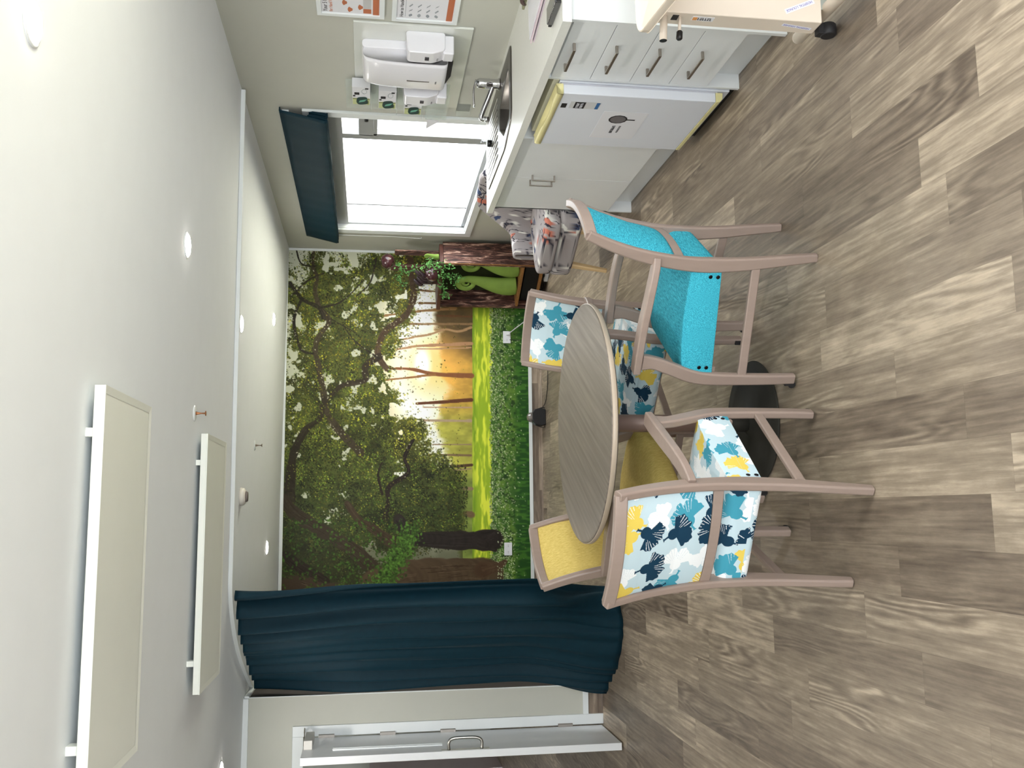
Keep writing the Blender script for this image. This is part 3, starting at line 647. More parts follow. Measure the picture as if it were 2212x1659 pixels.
m = M(); m.prism([(v[0], v[1]) for v in smooth_poly([(5.1548, 1.64, 0), (5.2238, 1.635, 0), (5.2347, 1.672, 0), (5.2092, 1.682, 0), (5.1621, 1.678, 0)], .015, 4)], 0, x - .0022, x - .001); m.v = [(x_, 5.155 + (y_ - 5.155) * 1.35, 1.662 + (z_ - 1.662) * 1.45) for x_, y_, z_ in m.v]; obj('glove_picture', m, GL[0], gb)
m = M(); m.prism([(5.1766, 1.64), (5.1984, 1.65), (5.2092, 1.672), (5.1911, 1.668), (5.1838, 1.655)], 0, x - .003, x - .0022); m.v = [(x_, 5.155 + (y_ - 5.155) * 1.35, 1.662 + (z_ - 1.662) * 1.45) for x_, y_, z_ in m.v]; obj('glove_highlight', m, GL[2], gb)
c2('size_mark', 5.1040, 5.1330, 1.672, 1.70, INK, .001); c2('grade_mark', 5.0459, 5.0604, 1.622, 1.64, INK, .001); c2('stock_mark', 5.1403, 5.1548, 1.695, 1.708, INK, .001)
m = M()
for k in range(28):
    a = 2 * PI * k / 28; b_ = 2 * PI * (k + 1) / 28
    m.tube([(x - .001, 5.0895 + .028 * math.cos(a), 1.645 + .014 * math.sin(a)), (x - .001, 5.0895 + .028 * math.cos(b_), 1.645 + .014 * math.sin(b_))], .0008, 4)
obj('oval_mark', m, mat('mark_green', (110, 130, 130), .5), gb)
scribble('carton_lettering', (x - .001, 5.2550, 1.62), (0, -1, 0), (0, 0, 1), .05, .009, 7, mat('mark_olive', (120, 135, 80), .5), gb)
gb['label'] = 'white glove box on the top shelf of the clear rack'; gb['group'] = 'glove boxes in the clear rack'
for dz, dy, lab in ((-.148, .035, 'white glove box on the middle shelf of the clear rack'), (-.299, .10, 'lowest white glove box, partly behind the farther soap dispenser')):
    c = copy_tree(gb, label=lab); c.location = (gb.location[0], gb.location[1] + dy, 1.612 + dz)
m = M(); m.add([(2.325, 5.33, 1.24), (2.325, 5.43, 1.15), (2.33, 5.56, 1.24), (2.327, 5.44, 1.305), (2.332, 5.40, 1.23)], [(0, 1, 4), (1, 2, 4), (2, 3, 4), (3, 0, 4)])
m = M(); m.prism([(5.40, 1.272), (5.42, 1.196), (5.545, 1.272)], 0, 2.345, 2.348)
tag(obj('tissue_sheet', m, PAPER), 'white tissue pulled out of the clear rack over the window edge', 'tissue')
m = M(); m.box(2.40, 2.43, 5.345, 5.45, 1.012, 1.095)
tag(obj('brochure_holder', m, CLEAR), 'small clear holder on the wall under the backing board corner', 'holder')
# framed hand hygiene posters
def poster(z0, z1, yf, lab, first):
    t = thing('framed_poster', lab, 'poster', (2.42, 4.15, z0), 0, 'framed posters above the worktop')
    y0 = 3.93; m = M(); w = .022
    m.box(2.412, 2.4295, y0 + w, yf - w, z0, z0 + w); m.box(2.412, 2.4295, y0 + w, yf - w, z1 - w, z1); m.box(2.412, 2.4295, y0, y0 + w, z0, z1); m.box(2.412, 2.4295, yf - w, yf, z0, z1)
    obj('frame', m, TRIM, t)
    s = obj('sheet', M().box(2.42, 2.424, y0 + w, yf - w, z0 + w, z1 - w), PAPER, t)
    OR = mat('orange_ink', (186, 108, 70), .6); X = 2.4197
    def q(n_, a, b_, c_, d_, mt): return obj(n_, M().box(X - .0006, X, a, b_, c_, d_), mt, s)
    q('footer_band', y0 + w, yf - w, z0 + w + .004, z0 + w + .034, OR)
    if first:
        text('heading', 'Your 5 Moments', .03, (X, yf - .03, z1 - .05), (0, -1, 0), (0, 0, 1), INK, s)
        text('subheading', 'for Hand Hygiene', .024, (X, yf - .03, z1 - .075), (0, -1, 0), (0, 0, 1), OR, s)
        q('info_band', y0 + w, yf - w - .052, z0 + w + .042, z0 + w + .08, mat('grey_band', (190, 190, 190), .6))
        q('info_tab', yf - w - .05, yf - w - .01, z0 + w + .042, z0 + w + .08, OR)
        for cy, cz in ((yf - .06, z0 + .165), (yf - .085, z0 + .115), (yf - .12, z0 + .19)):
            m = M(); m.prism([(cy + .02 * math.cos(a) * (1 + .3 * math.sin(3 * a)), cz + .012 * math.sin(a)) for a in [2 * PI * k / 14 for k in range(14)]], 0, X - .001, X)
            obj('hand_picture', m, OR, s)
    else:
        text('heading', 'How to Handwash?', .026, (X, yf - .035, z1 - .055), (0, -1, 0), (0, 0, 1), INK, s)
        m = M(); m.box(X - .0006, X, y0 + .03, yf - .04, z1 - .066, z1 - .064)
        for i in range(4):
            for j in range(3):
                cy = yf - .055 - j * .045; cz = z1 - .09 - i * .042
                m.prism([(cy + .012 * math.cos(a) * (1 + .4 * math.sin(2 * a + i)), cz + .009 * math.sin(a + j)) for a in [2 * PI * k / 10 for k in range(10)]], 0, X - .0006, X)
        obj('step_picture', m, mat('grey_sketch', (150, 155, 160), .6), s)
poster(1.545, 1.869, 4.392, 'upper framed poster headed Your 5 Moments, cut by the photo edge', True)
poster(1.187, 1.509, 4.402, 'lower framed hand washing poster with small step pictures', False)

# ================================================================ ROMAN BLIND over the window
t = thing('roman_blind', 'folded dark teal roman blind over the window', 'blind', (2.36, 6.9, 1.87))
pr = [(2.428, 2.150), (2.408, 2.152), (2.398, 2.11), (2.380, 2.02), (2.362, 1.935), (2.350, 1.885), (2.354, 1.868), (2.362, 1.872), (2.372, 1.905), (2.380, 1.955), (2.386, 1.985), (2.390, 1.975), (2.384, 1.93), (2.376, 1.88), (2.380, 1.866), (2.388, 1.875), (2.396, 1.93), (2.402, 1.975), (2.407, 1.955), (2.402, 1.90), (2.400, 1.872), (2.406, 1.868)]
n = 60; P = np.zeros((n, len(pr), 3))
for i in range(n):
    y = 5.52 + (8.13 - 5.52) * i / (n - 1)
    for j, (x, z) in enumerate(pr):
        yy = y; w = .002 * math.sin(i * .45 + j * .5) + .0015 * math.sin(i * 1.3); P[i, j] = (x + w * (0 if j < 2 else 1), yy, z + .012 * (i / n) * (1 if 2 < j else 0) + (.5 * w if j > 3 else 0))
m = M(); m.grid(P); obj('blind_cloth', m, TEAL, t, True, solid=.006)
m = M(); m.box(2.41, 2.4295, 5.56, 8.10, 2.10, 2.14); obj('head_rail', m, TRIM, t)
m = M(); m.tube(bez([(2.415, 8.10, 2.08), (2.413, 8.09, 1.8), (2.416, 8.10, 1.4), (2.41, 8.105, 1.18), (2.405, 8.06, 1.16)], 8), .003, 6); obj('pull_cord', m, TRIM, t, True)
# ================================================================ FOREST MURAL
def paint_mural():
    """the printed forest, painted as an array: rows run down the wall, columns run from right to left"""
    rng = np.random.RandomState(7)
    R0, R1, C0, C1 = 606, 1156, 522, 1500; H_, W_ = R1 - R0, C1 - C0
    r = np.arange(R0, R1)[:, None] * np.ones((1, W_)); c = np.arange(C0, C1)[None, :] * np.ones((H_, 1))
    def noise(s, seed, sx=1, sy=1):
        g = np.random.RandomState(seed); n1, n2 = int(H_ / (s * sx)) + 3, int(W_ / (s * sy)) + 3; A = g.rand(n1, n2)
        a = (r - R0) / (s * sx); b = (c - C0) / (s * sy); i = a.astype(int); j = b.astype(int); u = a - i; v = b - j; u = u * u * (3 - 2 * u); v = v * v * (3 - 2 * v)
        return A[i, j] * (1 - u) * (1 - v) + A[i + 1, j] * u * (1 - v) + A[i, j + 1] * (1 - u) * v + A[i + 1, j + 1] * u * v
    def fbm(s, seed, sx=1, sy=1): return (noise(s, seed, sx, sy) + .5 * noise(s / 2, seed + 1, sx, sy) + .25 * noise(s / 4, seed + 2, sx, sy)) / 1.75
    def mixc(I, col, a): a = np.clip(a, 0, 1)[..., None]; return I * (1 - a) + np.array(col, float) * a
    def ss(x, a, b): t = np.clip((x - a) / (b - a), 0, 1); return t * t * (3 - 2 * t)
    I = np.zeros((H_, W_, 3)) + np.array([188, 190, 172.])
    # hazy bright clearing low in the picture
    d = np.hypot((r - 905) / 62, (c - 775) / 190); I = mixc(I, (244, 232, 196), 1 - ss(d, .6, 1.9)); I = mixc(I, (255, 253, 248), 1 - ss(d, .35, 1.2))
    for rr, cc, sr, sc in ((905, 670, 40, 40), (900, 850, 55, 40), (930, 980, 50, 60), (950, 1050, 26, 30), (910, 620, 30, 40), (855, 690, 22, 60), (870, 1000, 30, 40)):
        d = np.hypot((r - rr) / sr, (c - cc) / sc); I = mixc(I, (240, 240, 232), (1 - ss(d, .5, 1.3)) * .8)
    # far scrub at the clearing edge
    f = fbm(14, 21, 1.4, .8)
    edge = 958 + 34 * (noise(40, 31, 3, 1) - .5) * 2 - 14 * np.exp(-((c - 720) / 60) ** 2) 
    a = ss(r + 26 * (f - .5), edge, edge + 20) * (r < 1021)
    col = np.where((c < 765)[..., None], np.array([96, 76, 42.]), np.array([176, 146, 66.])); k = ss(c, 740, 800)[..., None]
    col = np.array([92, 74, 42.]) * (1 - k) + np.array([188, 150, 66.]) * k; k = ss(c, 850, 930)[..., None]; col = col * (1 - k) + np.array([168, 165, 72.]) * k
    k = ss(c, 1000, 1050)[..., None]; col = col * (1 - k) + np.array([120, 134, 62.]) * k
    I = I * (1 - a[..., None] * .92) + col * (a[..., None] * .92) * (.8 + .4 * f[..., None])
    # sun flare
    d = np.hypot((r - 940) / 70, (c - 790) / 75); I = mixc(I, (255, 196, 104), (1 - ss(d, .2, 1.5)) * .7); d = np.hypot((r - 912) / 20, (c - 788) / 42); I = mixc(I, (255, 252, 240), 1 - ss(d, .4, 1.3))
    d = np.hypot((r - 858) / 14, (c - 735) / 60)
    # lawn, flowers, grass
    s1 = noise(9, 41, 4, 9); s2 = fbm(10, 43, .5, 3)
    lawn = mixc(np.zeros_like(I) + np.array([152, 176, 48.]), (214, 220, 78), ss(s2, .42, .68)); lawn = mixc(lawn, (92, 128, 38), (1 - ss(r, 1021, 1034)) * .5 * s1 * 1.6); lawn = mixc(lawn, (86, 112, 34), (1 - ss(c, 665, 690)) * .45)
    e2 = 1062 + 8 * (noise(7, 51) - .5)
    I = np.where((r >= 1021)[..., None], lawn, I)
    fl = np.zeros_like(I) + np.array([70, 106, 44.]); fl = mixc(fl, (122, 150, 62), fbm(8, 61) * 1.3 - .35); fl = mixc(fl, (36, 62, 26), ss(noise(5, 64), .6, .85) * .8)
    I = np.where((r >= e2)[..., None], fl, I)
    gr = np.zeros_like(I) + np.array([44, 86, 34.]); gr = mixc(gr, (78, 124, 44), ss(noise(5, 71, 2.5, .7), .45, .8) * .8)
    I = mixc(I, (0, 0, 0), 0 * r); a = ss(r + 12 * (noise(12, 75) - .5), 1106, 1124)[..., None]; I = np.where((r >= e2)[..., None], I * (1 - a) + gr * a, I)
    def stamp(y, x, ra, rb, ang, colr, al=1.0):
        R_ = int(max(ra, rb)) + 2; y0 = int(y) - R_ - R0; x0 = int(x) - R_ - C0
        a0, a1, b0, b1 = max(y0, 0), min(y0 + 2 * R_ + 1, H_), max(x0, 0), min(x0 + 2 * R_ + 1, W_)
        if a0 >= a1 or b0 >= b1: return
        yy = r[a0:a1, b0:b1] - y; xx = c[a0:a1, b0:b1] - x; ca, sa = math.cos(ang), math.sin(ang)
        d = ((yy * ca + xx * sa) / ra) ** 2 + ((-yy * sa + xx * ca) / rb) ** 2; al_ = (np.clip(1.3 - d, 0, 1) / 1.0).clip(0, 1)[..., None] * al
        I[a0:a1, b0:b1] = I[a0:a1, b0:b1] * (1 - al_) + np.array(colr, float) * al_
    # white flowers
    for k in range(5000):
        y = 1058 + abs(rng.randn()) * 27; x = rng.uniform(C0, C1)
        if y > 1136: continue
        v = rng.uniform(.55, 1.0); cc_ = (206 * v, 218 * v, 172 * v) if rng.rand() > .3 else (128 * v, 158 * v, 84 * v); stamp(y, x, rng.uniform(.8, 2.2), rng.uniform(.7, 1.8), rng.rand() * 3, cc_, .8)
    def stroke(P, w0, w1, colr, tex=22, al=1.0, seed=0):
        P = np.array(P, float); out = []
        for i in range(len(P) - 1):
            p0, p1, p2, p3 = P[max(i - 1, 0)], P[i], P[i + 1], P[min(i + 2, len(P) - 1)]; n = max(3, int(np.hypot(*(p2 - p1)) / 1.2))
            for t in np.arange(n) / n: out.append(.5 * ((2 * p1) + (p2 - p0) * t + (2 * p0 - 5 * p1 + 4 * p2 - p3) * t * t + (3 * p1 - p0 - 3 * p2 + p3) * t ** 3))
        m_ = len(out); g = np.random.RandomState(seed + int(abs(P[0, 0])))
        wob = np.interp(np.arange(m_), np.arange(0, m_ + 12, 12), g.randn(len(np.arange(0, m_ + 12, 12))) * .08 + 1)
        for k, (y, x) in enumerate(out):
            w = (w0 + (w1 - w0) * k / m_) * wob[k]; sh = g.uniform(-tex, tex) * .35
            stamp(y, x, max(w / 2, .7), max(w / 2, .7), 0, [q + sh for q in colr], al)
        if w0 > 7:   # bark: lighter and darker threads running with the trunk
            g = np.random.RandomState(seed + 9)
            for q in range(int(w0 * 2.2)):
                off = g.uniform(-.42, .42); a_ = g.randint(0, m_ - 3); b_ = min(m_ - 1, a_ + g.randint(8, 40)); sh = g.uniform(-tex, tex * 1.1)
                for k in range(a_, b_):
                    y, x = out[k]; t = np.array(out[min(k + 1, m_ - 1)]) - np.array(out[max(k - 1, 0)]); t /= (np.hypot(*t) + 1e-6); w = w0 + (w1 - w0) * k / m_
                    stamp(y - t[1] * off * w, x + t[0] * off * w, .9, .9, 0, [z + sh for z in colr], .45)
    # slender far trunks
    for P, w0, w1, cl in (([(945, 682), (1019, 684)], 5, 5, (112, 78, 48)), ([(780, 690), (880, 675), (960, 668), (985, 666)], 4, 7, (150, 118, 78)), ([(878, 700), (1020, 700)], 5, 5, (146, 118, 84)), ([(838, 742), (885, 730), (930, 722), (960, 712), (990, 716), (1019, 707)], 4, 6, (172, 140, 104)),
        ([(846, 757), (900, 748), (960, 745), (1020, 742)], 4, 8, (178, 140, 106)), ([(900, 754), (960, 753), (1018, 751)], 3, 4, (180, 145, 110)), ([(842, 796), (890, 798), (940, 808), (1020, 812)], 4, 11, (140, 94, 60)), ([(826, 822), (880, 816), (940, 809)], 3, 6, (150, 108, 66)),
        ([(900, 872), (960, 868), (1019, 864)], 6, 9, (106, 66, 40)), ([(915, 880), (1018, 880)], 3, 4, (176, 148, 122)), ([(910, 908), (1018, 909)], 5, 6, (170, 150, 125)), ([(935, 960), (1018, 960)], 3, 3, (150, 130, 104)), ([(925, 982), (1018, 984)], 4, 5, (128, 106, 80)),
        ([(888, 1018), (930, 1010), (970, 1008), (1020, 1004)], 4, 7, (92, 70, 48)), ([(890, 1024), (1018, 1012)], 3, 4, (150, 132, 104)), ([(900, 1052), (1020, 1056)], 5, 8, (142, 122, 98)), ([(885, 1076), (960, 1070)], 3, 3, (132, 100, 60)), ([(880, 600), (892, 640)], 3, 4, (120, 90, 60)),
        ([(905, 655), (1019, 655)], 5, 6, (120, 92, 60)), ([(895, 625), (945, 630), (1019, 628)], 4, 6, (120, 90, 58)), ([(1005, 1110), (1020, 1112)], 12, 14, (118, 98, 70))):
        stroke(P, w0, w1, cl, 10, .8)
    # canopy: clumps of small leaves, sky left between them
    dens = np.zeros((H_, W_))
    for y, x, sy, sx, w in ((700, 700, 90, 150, 1.0), (660, 860, 70, 170, .5), (760, 640, 110, 70, .9), (770, 760, 80, 90, .95), (840, 600, 60, 60, .75), (800, 860, 60, 80, .75), (760, 960, 110, 90, 1.0), (680, 1060, 90, 140, 1.0), (820, 1020, 100, 80, .9), (900, 1100, 90, 70, 1.1), (960, 1090, 60, 60, 1.0), (700, 1220, 110, 110, 1.0), (850, 1130, 80, 60, 1.0), (640, 1130, 40, 160, .9), (890, 940, 40, 50, .65), (870, 700, 30, 60, .4), (650, 600, 50, 60, .5), (900, 580, 60, 50, .8), (760, 1350, 160, 120, 1.2), (990, 1120, 35, 50, .8), (960, 1030, 40, 50, .5)):
        dens += w * np.exp(-(((r - y) / sy) ** 2 + ((c - x) / sx) ** 2))
    dens = dens * (.30 + 1.15 * fbm(34, 81)) + .35 * (fbm(8, 85) - .5) + .25 * (noise(3.2, 88) - .5)
    dens -= .75 * ss(fbm(20, 89), .56, .68) * np.where(c < 1010, 1, .55) * (r < 880) + .35 * np.exp(-((r - 650) / 28) ** 2 - ((c - 610) / 60) ** 2) + .25 * np.exp(-((r - 652) / 18) ** 2 - ((c - 700) / 40) ** 2)
    dk = ss(c, 930, 1180)[..., None]
    under = np.array([80, 86, 34.]) * (1 - dk) + np.array([52, 62, 26.]) * dk; under = under * (.62 + .75 * fbm(16, 95)[..., None])
    a = (ss(dens, .42, .62) * .92 * (1 - ss(r, 990, 1012)))[..., None]; I = I * (1 - a) + under * a
    a = ss(fbm(46, 97), .56, .72) * ss(dens, .5, .8) * (r < 960) * .5; I = mixc(I, (34, 34, 18), a)
    bmask = np.zeros((H_, W_))
    def leaves(n, rmin, rmax, bright, seed, al=.9, th=.5):
        g = np.random.RandomState(seed)
        ys = g.uniform(R0, 1010, n); xs = g.uniform(C0, C1, n)
        cl = fbm(22, seed + 300)
        for y, x in zip(ys, xs):
            i_, j_ = min(int(y) - R0, H_ - 1), min(int(x) - C0, W_ - 1); dd = dens[i_, j_]
            if dd < th + .12 * g.randn(): continue
            if bmask[i_, j_] > .5 and g.rand() < .85: continue
            s = g.uniform(rmin, rmax); warm = np.clip(1 - abs(x - 740) / 260, 0, 1) * (y < 900); dark = np.clip((x - 960) / 240, 0, .6)
            lit = .55 + 1.0 * np.clip((cl[i_, j_] - .3) / .4, 0, 1)
            v = g.uniform(.6, 1.15) * bright * lit * (1 - .35 * dark)
            base = np.array([136 + 14 * warm, 140., 48.]) if g.rand() > .5 else np.array([92., 108, 40])
            if x > 970: base = np.array([104., 124, 50]) if g.rand() > .35 else np.array([140., 138, 56])
            if y > 850 and x < 1000: base = base * .8 + np.array([60, 52, 24.])
            stamp(y, x, s, s * g.uniform(.5, .9), g.rand() * 3.1, np.clip(base * v, 0, 225), al)
    leaves(26000, 1.0, 2.6, .62, 101, .85, .45)
    BR = (62, 54, 40)
    pre = I.copy()
    for P, w0, w1, cl in (([(779, 978), (736, 934), (708, 894), (698, 845), (687, 786), (681, 756), (689, 726), (711, 694), (689, 661), (681, 628), (684, 601), (676, 574), (677, 540)], 17, 7, (88, 76, 54)), ([(1010, 1110), (860, 1010), (779, 978)], 0, 18, BR),
        ([(884, 560), (890, 600), (893, 640), (877, 680), (833, 715), (817, 750), (820, 775), (836, 797)], 15, 13, (104, 82, 58)), ([(820, 770), (790, 791), (787, 821), (741, 832), (714, 856), (690, 880)], 15, 7, (74, 62, 44)),
        ([(627, 612), (651, 645), (687, 664), (700, 690)], 8, 9, BR), ([(650, 650), (635, 693), (649, 753), (676, 764)], 6, 6, BR), ([(700, 860), (690, 905), (662, 927), (636, 975), (627, 1032), (626, 1080)], 9, 22, (66, 56, 38)), ([(812, 560), (800, 610), (770, 640)], 5, 3, BR), ([(690, 665), (740, 650), (790, 600)], 5, 2, BR),
        ([(836, 1067), (844, 1048), (882, 1021), (874, 988), (892, 950)], 11, 6, (58, 42, 34)), ([(825, 1067), (817, 1026), (825, 999)], 6, 4, (62, 48, 36)), ([(840, 1070), (832, 1120)], 9, 12, (62, 50, 38)), ([(820, 775), (770, 740), (740, 700)], 4, 2, BR), ([(716, 690), (770, 720)], 3, 2, BR), ([(640, 540), (652, 570), (684, 575)], 4, 3, BR), ([(628, 640), (668, 604), (700, 590)], 4, 3, BR)):
        if w0 == 0: continue
        stroke(P, w0, w1, [q * .8 for q in cl], 30)
    bmask[:] = (np.abs(I - pre).sum(2) > 24)
    leaves(9000, .8, 1.7, .8, 141, .8, .16)
    leaves(22000, .9, 2.2, .92, 111, .85, .5)
    leaves(6000, .8, 1.6, 1.22, 121, .7, .55)
    g = np.random.RandomState(77)
    for k in range(5200):   # sky glinting through
        y = g.uniform(R0, 980); x = g.uniform(C0, 1300); dd = dens[min(int(y) - R0, H_ - 1), min(int(x) - C0, W_ - 1)]
        if dd > .62 + .25 * g.rand() or dd < .3 or (x > 1000 and g.rand() < .5): continue
        stamp(y, x, g.uniform(.7, 1.9), g.uniform(.6, 1.6), g.rand() * 3, (214, 212, 186), .75)
    # tree mass at the left: big trunks over leaf shade
    a = ss(c + 60 * (fbm(30, 131) - .5), 1120, 1210) * (r < 1000); I = mixc(I, (56, 56, 30), a * .55)
    DK = (70, 54, 40)
    stroke([(1068, 1166), (1000, 1168), (900, 1163), (880, 1150), (860, 1120)], 42, 24, (50, 42, 36)); stroke([(1068, 1150), (1056, 1156), (1040, 1160)], 10, 24, (50, 42, 36)); stroke([(1070, 1188), (1052, 1180), (1030, 1172)], 8, 26, (50, 42, 36))
    stroke([(868, 1190), (803, 1140), (776, 1124), (749, 1086)], 26, 12, (74, 60, 42)); stroke([(850, 1262), (817, 1240), (768, 1192), (727, 1165), (641, 1113), (612, 1078)], 34, 24, (66, 56, 40)); stroke([(616, 1200), (650, 1226), (700, 1260)], 20, 30, (52, 42, 30))
    stroke([(1052, 1250), (1010, 1250), (960, 1255), (880, 1262), (820, 1285)], 76, 96, (88, 72, 52), 44); stroke([(1092, 1212), (1078, 1222), (1040, 1232)], 8, 36, (92, 72, 52)); stroke([(1040, 1330), (900, 1330), (760, 1330), (640, 1300)], 100, 110, (76, 62, 46), 44)
    g = np.random.RandomState(5)
    for k in range(1500):   # leaves in front of the old trunk
        t = g.rand(); y, x = (np.array([[892, 1146], [868, 1190], [846, 1225], [825, 1268], [760, 1300]]).T @ np.array([max(0, 1 - abs(t * 4 - i)) for i in range(5)])); y += g.randn() * 13; x += g.randn() * 11; v = g.uniform(.55, 1.15)
        stamp(y, x, g.uniform(2, 4.2), g.uniform(1.5, 3), g.rand() * 3, (92 * v, 128 * v, 50 * v), .9)
    for k in range(2600):
        y = g.uniform(R0, 870); x = g.uniform(1120, 1420); v = g.uniform(.45, 1.05)
        if noise_pick[int(y - R0) % H_, int(x - C0) % W_] < .5: continue
        stamp(y, x, g.uniform(1.5, 4), g.uniform(1.2, 3), g.rand() * 3, (84 * v, 118 * v, 42 * v), .85)
    for k in range(260): 
        y = g.uniform(1075, 1112); x = g.uniform(1150, 1300); stamp(y, x, 1.4, 1.2, 0, (200, 210, 170), .8)
    return I.clip(0, 255), R0, C0
noise_pick = np.kron(np.random.RandomState(3).rand(56, 98), np.ones((10, 10)))
HM = [14.761332013794139, -250.42825887260244, 1173.6030068541515, -218.93093243756752, -16.686177811575956, 1105.549647914379, 0.015545295757988242, -0.017276824425550785]
def mural():
    I, R0, C0 = paint_mural()
    nu, nv = 860, 530
    X = np.linspace(XA, 2.41, nu)[:, None] * np.ones((1, nv)); Z = np.linspace(.125, 2.344, nv)[None, :] * np.ones((nu, 1))
    D = HM[6] * X + HM[7] * Z + 1; px = (HM[0] * X + HM[1] * Z + HM[2]) / D; py = (HM[3] * X + HM[4] * Z + HM[5]) / D
    i = np.clip((px - R0).round().astype(int), 0, I.shape[0] - 1); j = np.clip((py - C0).round().astype(int), 0, I.shape[1] - 1)
    C = np.array(I[i, j]) / 255; C = np.where(C <= .04045, C / 12.92, ((C + .055) / 1.055) ** 2.4) ** 1.18 * MURAL_GAIN
    m = M(); P = np.stack([X, X * 0 + YB - .002, Z], 2)
    me = bpy.data.meshes.new('forest_mural'); n = nu * nv; me.vertices.add(n); me.vertices.foreach_set('co', (P - np.array([.615, YB, .125])).ravel())
    a = (np.arange(nu - 1)[:, None] * nv + np.arange(nv - 1)[None, :]).ravel(); q = np.stack([a, a + nv, a + nv + 1, a + 1], 1); nf = len(q)
    me.loops.add(nf * 4); me.loops.foreach_set('vertex_index', q.ravel()); me.polygons.add(nf); me.polygons.foreach_set('loop_start', np.arange(nf) * 4)
    me.update(calc_edges=True)
    at = me.color_attributes.new('pattern', 'FLOAT_COLOR', 'POINT'); c4 = np.ones((n, 4), np.float32); c4[:, :3] = C.reshape(-1, 3).clip(0, .95); at.data.foreach_set('color', c4.ravel())
    me.materials.append(attr_mat('forest_print', .55, .0)); o = bpy.data.objects.new('forest_mural', me); COL.objects.link(o); o.location = (.615, YB, .125)
    tag(o, 'wall sized printed mural of sunlit trees, lawn and white flowers', 'mural')
MURAL_GAIN = 1.25
mural()

# sockets on the mural wall, plug and lead
SW = mat('socket_white', (235, 236, 240), .3, var=.005)
def socket(x, z, lab, sw=True):
    t = thing('power_socket', lab, 'power socket', (x, YB - .003, z), 0)
    obj('face_plate', M().box(x - .058, x + .058, YB - .014, YB - .003, z - .036, z + .036), SW, t, bev=.003)
    m = M()
    for sx in (-.028, .028):
        for a in (-.35, .35): 
            m.box(x + sx + a * .018 - .0012, x + sx + a * .018 + .0012, YB - .0148, YB - .0138, z - .006, z + .004)
    obj('pin_slot', m, DARK, t)
    obj('switch', M().box(x - .034, x - .022, YB - .017, YB - .013, z + .016, z + .026), SW, t, bev=.001)
    return t
socket(1.63, .326, 'double power socket low on the mural, with a white plug in it')
socket(-.333, .332, 'empty double power socket low on the mural near the curtain')
t = thing('plug_lead', 'white plug and lead running from the mural socket to the timber cabinet', 'lead', (1.66, YB - .03, .3))
m = M(); m.box(1.645, 1.68, YB - .05, YB - .016, .30, .335); obj('plug', m, SW, t, bev=.005)
m = M(); m.tube(bez([(1.66, YB - .045, .31), (1.70, YB - .05, .26), (1.78, YB - .05, .16), (1.88, YB - .04, .07), (1.93, YB - .03, .05)], 8), .0045, 6); obj('cord', m, SW, t, True)
# disco light
t = thing('party_light', 'small black party light with a clear dome on the floor by the skirting', 'party light', (.86, 8.47, 0))
m = M(); m.prism([(-.07, 0), (.07, 0), (.085, .05), (.07, .10), (.035, .125), (-.035, .125), (-.065, .095), (-.08, .04)], 1, -.05, .05); m.v = [(x + .86, y + 8.47, z) for x, y, z in m.v]
obj('casing', m, BLACK, t, bev=.006)
m = M(); m.lathe([(.045, .122), (.044, .14), (.034, .158), (.018, .168), (0, .17)], (.86, 8.47, 0), n=20); obj('dome', m, mat('facetted_clear_dome', (140, 134, 130), .08, .3), t, False)
m = M(); m.sweep(bez([(.79, 8.47, .09), (.77, 8.47, .03), (.775, 8.47, .0)], 5), (0, 1, 0), .02, .006); m.sweep(bez([(.93, 8.47, .09), (.95, 8.47, .03), (.945, 8.47, .0)], 5), (0, 1, 0), .02, .006); obj('bracket', m, BLACK, t)
m = M(); m.tube(bez([(.92, 8.48, .06), (.98, 8.42, .008), (1.12, 8.30, .005), (1.3, 8.28, .005), (1.46, 8.38, .005), (1.6, 8.47, .02), (1.60, 8.585, .2), (1.605, 8.6, .30)], 8), .003, 6); obj('cord', m, BLACK, t, True)

